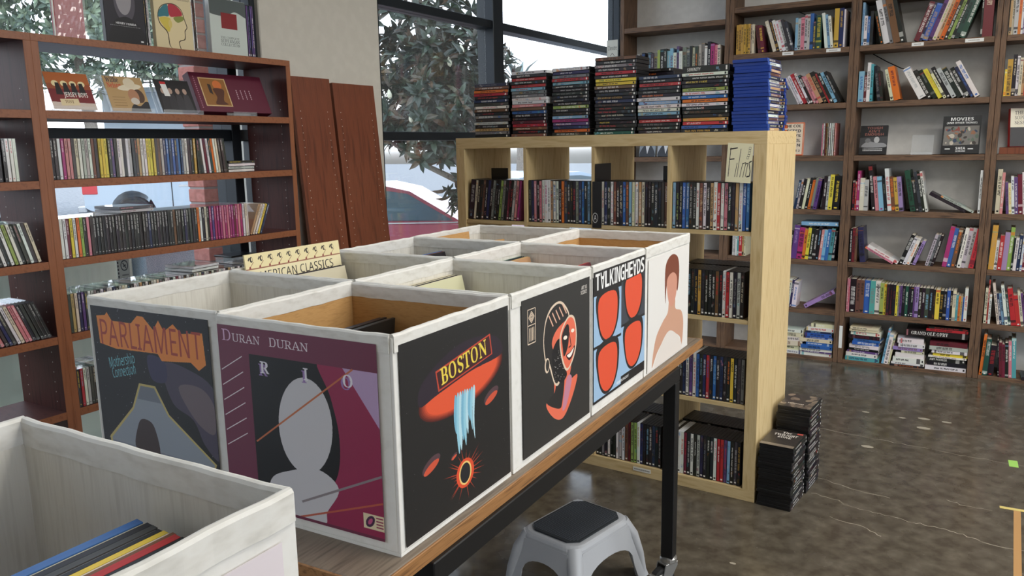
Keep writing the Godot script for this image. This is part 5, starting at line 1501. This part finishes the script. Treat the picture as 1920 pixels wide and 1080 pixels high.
# flat sheets glued to the crates: plain stand-ins in the colours of the printed sleeves, with their lettering
func posters(c: Array) -> void:
	# front left: black sheet, orange lettering, grey cone
	var im := canvas(640, 640, C8(20, 19, 22))
	pspecks(im, 260, C8(220, 222, 230), 3)
	ppoly(im, smooth([[0.6, 0.3], [0.8, 0.3], [1.02, 0.42], [1.02, 0.8], [0.9, 0.74], [0.82, 0.6], [0.66, 0.52]]), C8(74, 66, 84))
	ppoly(im, smooth([[0.72, 0.42], [0.9, 0.4], [1.0, 0.5], [0.98, 0.66], [0.84, 0.6]]), C8(112, 98, 104))
	ppoly(im, smooth([[0.48, 0.26], [0.62, 0.28], [0.62, 0.4], [0.5, 0.4]]), C8(58, 54, 84))
	ppoly(im, [[0.05, 0.06], [0.13, 0.05], [0.15, 0.03], [0.19, 0.08], [0.36, 0.08], [0.42, 0.03], [0.47, 0.03], [0.55, 0.1], [0.6, 0.04], [0.64, 0.1], [0.72, 0.05], [0.78, 0.1], [0.95, 0.08], [0.96, 0.26], [0.9, 0.3], [0.84, 0.26], [0.6, 0.28], [0.57, 0.24], [0.2, 0.25], [0.06, 0.23]], C8(232, 138, 56))
	ptext(im, "PARLIAMENT", 0.075, 0.235, 0.15, C8(168, 62, 44), "s", 0.86)
	ptext(im, "Mothership", 0.13, 0.38, 0.06, C8(122, 196, 204), "s", 0.24, -0.24, 0.25)
	ptext(im, "Connection", 0.15, 0.44, 0.06, C8(122, 196, 204), "s", 0.22, -0.24, 0.25)
	ppoly(im, [[0.38, 0.44], [0.52, 0.44], [0.62, 0.6], [0.98, 0.84], [0.94, 0.93], [0.5, 0.99], [0.07, 0.9], [0.06, 0.82], [0.3, 0.6]], C8(196, 178, 110))
	ppoly(im, [[0.39, 0.455], [0.51, 0.455], [0.61, 0.61], [0.965, 0.845], [0.93, 0.915], [0.5, 0.975], [0.085, 0.885], [0.08, 0.825], [0.31, 0.61]], C8(146, 154, 164))
	ppoly(im, [[0.39, 0.455], [0.51, 0.455], [0.56, 0.54], [0.355, 0.54]], C8(116, 122, 132))
	ppoly(im, [[0.085, 0.84], [0.96, 0.86], [0.93, 0.915], [0.5, 0.975], [0.085, 0.885]], C8(128, 134, 144))
	ppoly(im, smooth([[0.3, 0.86], [0.34, 0.7], [0.4, 0.66], [0.48, 0.7], [0.5, 0.88]]), C8(60, 44, 44))
	stick_print(c[0][0], im, false, c[0][2], c[0][4], 0.014, 0.02, 0.345, 0.335, "black sheet with orange lettering")
	# front right: plum sheet with a black panel
	im = canvas(640, 640, C8(112, 46, 72))
	for k in 6: pline(im, 0.01, 0.25 + 0.085 * k, 0.16, 0.16 + 0.085 * k, 0.005, C8(226, 220, 222))
	ppoly(im, [[0.21, 0.14], [1, 0.14], [1, 0.985], [0.21, 0.985]], C8(16, 15, 18))
	ppoly(im, smooth([[0.66, 0.1], [1.03, 0.1], [1.03, 1.02], [0.56, 1.02], [0.64, 0.86], [0.74, 0.7], [0.76, 0.5], [0.72, 0.3]]), C8(150, 40, 80))
	ppoly(im, [[0.8, 0.14], [1, 0.14], [1, 0.42]], C8(186, 158, 196))
	ppoly(im, [[0, 0], [1, 0], [1, 0.14], [0, 0.14]], C8(112, 46, 72))
	pell(im, 0.55, 0.48, 0.17, 0.26, C8(206, 204, 208), 0.12)
	ppoly(im, smooth([[0.3, 1.0], [0.3, 0.82], [0.44, 0.74], [0.62, 0.7], [0.74, 0.78], [0.66, 0.92], [0.62, 1.0]]), C8(206, 204, 208))
	pline(im, 0.22, 0.62, 0.86, 0.14, 0.009, C8(196, 110, 70))
	pline(im, 0.5, 0.9, 1.0, 0.66, 0.012, C8(140, 130, 134)); pline(im, 0.45, 1.0, 1.0, 0.8, 0.01, C8(186, 92, 70))
	ppoly(im, [[0, 0.985], [1, 0.985], [1, 1], [0, 1]], C8(112, 46, 72))
	ptext(im, "D", 0.03, 0.085, 0.06, C8(214, 176, 206), "r", 0.06); ptext(im, "URAN", 0.1, 0.085, 0.042, C8(226, 216, 222), "r", 0.19)
	ptext(im, "D", 0.35, 0.085, 0.046, C8(226, 216, 222), "r", 0.045); ptext(im, "URAN", 0.4, 0.085, 0.042, C8(226, 216, 222), "r", 0.2)
	for e in [["R", 0.28, 0.235], ["I", 0.56, 0.235], ["O", 0.8, 0.235]]:
		ptext(im, e[0], e[1] - 0.012, e[2] + 0.014, 0.062, C8(150, 120, 176), "R"); ptext(im, e[0], e[1], e[2], 0.062, C8(232, 228, 236), "R")
	ppoly(im, [[0.88, 0.87], [1.0, 0.87], [1.0, 0.95], [0.88, 0.95]], C8(226, 212, 176)); pell(im, 0.92, 0.91, 0.022, 0.035, C8(70, 40, 70), 0.6); pell(im, 0.92, 0.91, 0.01, 0.02, C8(196, 84, 130), 0.6)
	for k in 4: pline(im, 0.955, 0.885 + 0.016 * k, 0.995, 0.885 + 0.016 * k, 0.006, C8(150, 44, 84))
	stick_print(c[0][1], im, false, c[0][3], c[0][4], 0.006, 0.021, 0.358, 0.334, "plum sheet with black panel and white lettering")
	# right side, first: black sheet with yellow lettering on an orange oval
	im = canvas(640, 640, C8(32, 31, 31))
	pspecks(im, 200, C8(150, 150, 150), 2)
	for k in 9: pell(im, 0.53, 0.32, 0.40 - 0.012 * k, 0.14 - 0.006 * k, C8(84, 30, 26).lerp(C8(226, 88, 54), minf(1.0, k / 5.0)), -0.12)
	ppoly(im, smooth([[0.14, 0.34], [0.18, 0.22], [0.5, 0.11], [0.84, 0.14], [0.92, 0.26], [0.6, 0.28], [0.3, 0.32]]), C8(44, 34, 46))
	ppoly(im, [[0.28, 0.2], [0.8, 0.12], [0.82, 0.24], [0.3, 0.31]], C8(190, 70, 50))
	ppoly(im, [[0.29, 0.21], [0.79, 0.13], [0.81, 0.235], [0.31, 0.3]], C8(64, 30, 34))
	ptext(im, "BOSTON", 0.33, 0.285, 0.085, C8(232, 208, 78), "R", 0.44, -0.13)
	for k in 9:
		var sx := 0.44 + 0.022 * k
		var ln := rng.randf_range(0.16, 0.34)
		ppoly(im, smooth([[sx, 0.38], [sx + 0.02, 0.385], [sx + 0.03 - 0.003 * k, 0.38 + ln * 0.55], [sx + 0.008, 0.38 + ln], [sx - 0.012, 0.38 + ln * 0.6]]), [C8(120, 178, 204), C8(150, 202, 220), C8(182, 218, 230)][k % 3])
	for e in [[0.8, 0.47, 0.08], [0.22, 0.66, 0.08], [0.42, 0.69, 0.03]]:
		pell(im, e[0], e[1], e[2], e[2] * 0.42, C8(84, 60, 66), -0.3); pell(im, e[0], e[1] + e[2] * 0.2, e[2] * 0.85, e[2] * 0.26, C8(206, 84, 58), -0.3)
	for k in 28:
		var a := TAU * k / 28 + rng.randf() * 0.2
		var r := rng.randf_range(0.1, 0.22)
		ppoly(im, [[0.52 + cos(a - 0.09) * 0.05, 0.82 + sin(a - 0.09) * 0.05], [0.52 + cos(a) * r, 0.82 + sin(a) * r * 0.8], [0.52 + cos(a + 0.09) * 0.05, 0.82 + sin(a + 0.09) * 0.05]], C8(168, 60, 40))
	pell(im, 0.52, 0.82, 0.085, 0.08, C8(222, 80, 48)); pell(im, 0.52, 0.82, 0.06, 0.065, C8(240, 200, 120)); pell(im, 0.52, 0.82, 0.048, 0.055, C8(34, 34, 38))
	stick_print(c[0][1], im, true, c[0][3], c[0][4], 0.012, 0.012, 0.35, 0.342, "black sheet with yellow lettering on an orange oval")
	# second: dark sheet with a head and a smiling mask
	im = canvas(640, 760, C8(46, 45, 44))
	pspecks(im, 240, C8(84, 82, 80), 2)
	var cream := C8(226, 204, 180)
	var coral := C8(232, 112, 84)
	ppoly(im, smooth([[0.31, 0.74], [0.42, 0.7], [0.45, 0.6], [0.68, 0.56], [0.66, 0.66], [0.79, 0.66], [0.7, 0.8], [0.56, 0.9], [0.42, 0.86]]), coral)
	ppoly(im, smooth([[0.32, 0.73], [0.43, 0.69], [0.48, 0.6], [0.58, 0.62], [0.55, 0.78], [0.5, 0.82]]), C8(40, 38, 38))
	ppoly(im, smooth([[0.62, 0.64], [0.7, 0.66], [0.62, 0.82], [0.55, 0.84]]), C8(196, 130, 150))
	ppoly(im, smooth([[0.28, 0.3], [0.32, 0.17], [0.42, 0.1], [0.55, 0.1], [0.66, 0.2], [0.64, 0.3], [0.54, 0.36], [0.52, 0.62], [0.44, 0.64], [0.36, 0.5], [0.3, 0.44]]), cream)
	ppoly(im, smooth([[0.29, 0.3], [0.33, 0.18], [0.43, 0.115], [0.54, 0.115], [0.65, 0.21], [0.6, 0.28], [0.5, 0.33], [0.5, 0.6], [0.44, 0.62], [0.37, 0.48], [0.31, 0.43]]), C8(40, 38, 38))
	for k in 5: pline(im, 0.36 + 0.05 * k, 0.16 - 0.01 * k, 0.42 + 0.05 * k, 0.24 - 0.012 * k, 0.012, cream.lerp(coral, 0.3))
	ppoly(im, smooth([[0.4, 0.36], [0.46, 0.28], [0.62, 0.24], [0.66, 0.3], [0.52, 0.38], [0.48, 0.46]]), coral)
	ppoly(im, smooth([[0.4, 0.42], [0.5, 0.34], [0.56, 0.42], [0.6, 0.56], [0.62, 0.62], [0.54, 0.65], [0.44, 0.58]]), C8(22, 21, 24))
	for k in 40: im.fill_rect(Rect2i(int(rng.randf_range(0.43, 0.58) * 640), int(rng.randf_range(0.42, 0.62) * 760), 3, 3), C8(232, 226, 220))
	pell(im, 0.33, 0.48, 0.035, 0.05, cream); pell(im, 0.335, 0.48, 0.024, 0.038, C8(46, 45, 44))
	ppoly(im, smooth([[0.52, 0.32], [0.64, 0.22], [0.74, 0.24], [0.78, 0.36], [0.76, 0.48], [0.68, 0.57], [0.6, 0.58], [0.53, 0.46]]), cream)
	ppoly(im, smooth([[0.535, 0.33], [0.64, 0.235], [0.73, 0.255], [0.765, 0.36], [0.745, 0.47], [0.675, 0.555], [0.61, 0.565], [0.545, 0.45]]), coral)
	ppoly(im, smooth([[0.55, 0.33], [0.62, 0.27], [0.66, 0.3], [0.64, 0.42], [0.58, 0.48], [0.56, 0.42]]), C8(34, 30, 32))
	pell(im, 0.6, 0.355, 0.03, 0.014, C8(244, 232, 214), 0.1); pell(im, 0.715, 0.33, 0.026, 0.013, C8(244, 232, 214), 0.1)
	pline(im, 0.66, 0.33, 0.69, 0.43, 0.012, C8(110, 52, 44)); pline(im, 0.69, 0.43, 0.65, 0.435, 0.012, C8(110, 52, 44))
	ppoly(im, smooth([[0.61, 0.48], [0.68, 0.47], [0.75, 0.44], [0.72, 0.5], [0.66, 0.525]]), C8(60, 26, 28)); ppoly(im, smooth([[0.625, 0.484], [0.68, 0.475], [0.735, 0.452], [0.7, 0.495], [0.66, 0.507]]), C8(248, 240, 228))
	for e in [[0.075, 0.07, 0.175, 0.07], [0.175, 0.07, 0.175, 0.285], [0.175, 0.285, 0.075, 0.285], [0.075, 0.285, 0.075, 0.07], [0.075, 0.17, 0.175, 0.17]]: pline(im, e[0], e[1], e[2], e[3], 0.006, cream)
	for k in 3:
		var q := 0.036 - 0.012 * k
		for e in [[0, -1, 1, 0], [1, 0, 0, 1], [0, 1, -1, 0], [-1, 0, 0, -1]]: pline(im, 0.125 + e[0] * q, 0.12 + e[1] * q, 0.125 + e[2] * q, 0.12 + e[3] * q, 0.006, cream)
	for k in 4: pline(im, 0.097 + 0.019 * k, 0.185, 0.097 + 0.019 * k, 0.27, 0.008, cream)
	ptext(im, "ART VS", 0.86, 0.075, 0.026, C8(220, 214, 206), "b", 0.09); ptext(im, "SCIENCE", 0.85, 0.108, 0.026, C8(220, 214, 206), "b", 0.1)
	stick_print(c[1][1], im, true, c[1][3], c[1][4], 0.04, 0.016, 0.34, 0.336, "dark sheet with a head and smiling mask")
	# third: red blocks on blue and black
	im = canvas(640, 640, C8(28, 27, 29))
	for e in [[0.0, 0.18, 0.5, 0.56, 1], [0.5, 0.12, 1.0, 0.5, 0], [0.0, 0.58, 0.5, 0.98, 1], [0.5, 0.52, 1.0, 0.92, 1]]:
		ppoly(im, [[e[0], e[1]], [e[2], e[1]], [e[2], e[3]], [e[0], e[3]]], C8(158, 190, 220) if e[4] else C8(62, 66, 74))
		var cx: float = (e[0] + e[2]) / 2
		var cy: float = (e[1] + e[3]) / 2
		ppoly(im, smooth([[cx - 0.19, cy - 0.2], [cx + 0.17, cy - 0.21], [cx + 0.2, cy + 0.02], [cx + 0.1, cy + 0.17], [cx - 0.06, cy + 0.19], [cx - 0.17, cy + 0.06]]), C8(34, 32, 34))
		ppoly(im, smooth([[cx - 0.15, cy - 0.16], [cx + 0.14, cy - 0.17], [cx + 0.17, cy + 0.02], [cx + 0.09, cy + 0.15], [cx - 0.05, cy + 0.17], [cx - 0.15, cy + 0.05]]), C8(228, 84, 52))
	ppoly(im, [[0, 0], [1, 0], [1, 0.14], [0, 0.17]], C8(28, 27, 29))
	var xx := 0.03
	for ch in "TALKINGHEADS":
		var wd := 0.03 if ch == "I" else 0.075
		ptext(im, ch, xx, 0.14, 0.125, C8(240, 240, 238), "b", wd, 0.0, 0.0, ch == "A")
		xx += wd + 0.008
	ptext(im, "REMAIN IN LIGHT", 0.42, 0.965, 0.022, C8(236, 236, 236), "b", 0.24)
	stick_print(c[2][1], im, true, c[2][3], c[2][4], 0.004, 0.026, 0.362, 0.33, "sheet of red shapes with white lettering")
	# fourth: pale sheet with a plain bust
	im = canvas(512, 512, C8(232, 229, 224))
	ppoly(im, smooth([[0.1, 0.98], [0.18, 0.74], [0.34, 0.62], [0.46, 0.56], [0.5, 0.44], [0.64, 0.46], [0.66, 0.56], [0.82, 0.62], [0.88, 0.76], [0.84, 0.98], [0.78, 0.86], [0.5, 0.76], [0.24, 0.86]]), C8(206, 158, 132))
	ppoly(im, smooth([[0.24, 0.88], [0.5, 0.74], [0.78, 0.88], [0.8, 1.02], [0.2, 1.02]]), C8(228, 220, 212))
	ppoly(im, smooth([[0.38, 0.2], [0.42, 0.08], [0.56, 0.03], [0.7, 0.08], [0.74, 0.22], [0.7, 0.4], [0.62, 0.26], [0.44, 0.28], [0.4, 0.46]]), C8(124, 64, 42))
	ppoly(im, smooth([[0.43, 0.26], [0.56, 0.2], [0.68, 0.26], [0.67, 0.42], [0.58, 0.52], [0.48, 0.46]]), C8(210, 150, 128))
	stick_print(c[3][1], im, true, c[3][3], c[3][4], 0.02, 0.006, 0.385, 0.33, "pale sheet with a bust")

# ------------------------------------------------------------------ small things
func small_things() -> void:
	# step stool
	var o := thing("step_stool", "grey plastic step stool with black ribbed tread", "stool", "", turned(-0.19, Vector3(1.128, 0, 0.975)))
	var st := S()
	var hx := 0.118
	var hz := 0.158
	var y := 0.216
	var round_rect := func(ax: float, az: float, r: float, n: int) -> Array:
		var p := []
		for q in 4:
			var cx: float = (ax - r) * [1, -1, -1, 1][q]
			var cz: float = (az - r) * [1, 1, -1, -1][q]
			for i in n + 1:
				var a := PI / 2 * (q + i / float(n))
				p.append(Vector2(cx + cos(a) * r, cz + sin(a) * r))
		return p
	var rings := []
	for e in [[0.010, y, 0.05], [0.004, y - 0.001, 0.05], [-0.002, y - 0.006, 0.05], [-0.006, y - 0.014, 0.05], [-0.012, y - 0.05, 0.05]]:
		var r := []
		for p in round_rect.call(hx - e[0] - 0.004, hz - e[0] - 0.004, e[2], 6): r.append(Vector3(p.x, e[1], p.y))
		rings.append(r)
	for i in rings.size() - 1:
		for k in rings[i].size():
			var k2: int = (k + 1) % rings[i].size()
			var m: Vector3 = rings[i][k]
			face(st, [rings[i][k], rings[i][k2], rings[i + 1][k2], rings[i + 1][k]], Vector3(m.x, 0.06, m.z))
	var cap: Array = rings[0].duplicate()
	face(st, cap, Vector3.UP)
	part("top_shell", st, M.stool, o)
	# each side: an apron with an arch, spreading outwards down to the floor
	for q in 4:
		var half: float = hz if q % 2 == 0 else hx
		var off: float = hx if q % 2 == 0 else hz
		var poly := PackedVector2Array()
		var spread := 0.042
		var H := y - 0.02
		poly.append(Vector2(-half - spread + 0.006, 0)); poly.append(Vector2(-half + 0.03, H)); poly.append(Vector2(half - 0.03, H)); poly.append(Vector2(half + spread - 0.006, 0)); poly.append(Vector2(half + spread - 0.06, 0))
		for i in 13:
			var a := PI * i / 12.0
			poly.append(Vector2(cos(a) * (half - 0.032), 0.055 + pow(sin(a), 0.55) * 0.085))
		poly.append(Vector2(-half - spread + 0.06, 0))
		st = S()
		var b := Basis(Vector3.UP, PI / 2 * (1 - q))
		var tl := Basis(Vector3.RIGHT, -0.2)
		prism(st, poly, -0.004, 0.0, Transform3D(b * tl, b * Vector3(0, 0.002, off + 0.043)))
		part("side_apron", st, M.stool, o)
	for sx in [-1.0, 1.0]:
		for sz in [-1.0, 1.0]:
			st = S()
			tube(st, [Vector3(sx * (hx - 0.03), y - 0.02, sz * (hz - 0.03)), Vector3(sx * (hx - 0.004), y - 0.07, sz * (hz - 0.004)), Vector3(sx * (hx + 0.012), 0.08, sz * (hz + 0.012)), Vector3(sx * (hx + 0.022), 0.0, sz * (hz + 0.022))], [0.03, 0.026, 0.022, 0.02], 12)
			part("leg", st, M.stool, o)
	st = S()
	var pad := round_rect.call(0.096, 0.136, 0.03, 1)
	var pv := PackedVector2Array(pad)
	prism(st, pv, -0.003, 0.0022, Transform3D(Basis(Vector3.RIGHT, PI / 2), Vector3(0, y + 0.0005, 0)))
	part("tread", st, M.stool_pad, o, "black ribbed tread", Transform3D(Basis(), Vector3(0, 0.0025, 0)))
	st = S()
	for i in 22:
		for j in 31:
			var px := -0.086 + i * 0.0082
			var pz := -0.124 + j * 0.0082
			if absf(px) + absf(pz) > 0.2: continue
			bx(st, Vector3(px - 0.0026, y + 0.004, pz - 0.0026), Vector3(px + 0.0026, y + 0.0066, pz + 0.0026))
	var ribs := part("tread_rib", st, plain(C8(66, 72, 80), 0.5), o)
	ribs.set_meta("kind", "stuff")
	# marks on the floor
	solo("floor_tape", box(Vector3(-0.012, 0, -0.36), Vector3(0.012, 0.0006, 1.2)), plain(C8(172, 130, 80), 0.7), "long tan tape strip on the floor at right edge", "tape", "", Transform3D(Basis(Vector3.UP, -0.01), Vector3(2.401, 0, 0.0)))
	solo("floor_tape", box(Vector3(-0.055, 0.0007, -0.011), Vector3(0.1, 0.0013, 0.011)), plain(C8(200, 180, 108), 0.7), "short yellow tape crossing the tan strip", "tape", "", Transform3D(Basis(Vector3.UP, 0.05), Vector3(2.4, 0, -0.352)))
	solo("sticky_note", box(Vector3(-0.018, 0, -0.042), Vector3(0.018, 0.0005, 0.042)), plain(C8(150, 196, 92), 0.8), "light green sticky note on the floor", "note", "", Transform3D(Basis(Vector3.UP, 0.05), Vector3(2.396, 0, -0.882)))
	# sticker on the window
	var im := canvas(96, 128, C8(206, 214, 206))
	pell(im, 0.6, 0.42, 0.3, 0.24, C8(70, 80, 84)); pell(im, 0.6, 0.42, 0.24, 0.19, C8(206, 214, 206)); pline(im, 0.48, 0.3, 0.72, 0.54, 0.06, C8(70, 80, 84)); pline(im, 0.5, 0.46, 0.72, 0.4, 0.06, C8(70, 80, 84))
	for k in 6: im.fill_rect(Rect2i(4, 8 + k * 20, 10, 12), C8(70, 80, 84))
	for k in 7: im.fill_rect(Rect2i(36 + k * 7, 104, 5, 8), C8(110, 118, 118))
	solo("window_sticker", sheet(0.05, 0.085), print_mat(im, 0.6), "small round emblem sticker low on the left window", "sticker", "", turned(PI / 2, Vector3(-0.5295, 0.985, 1.45)))
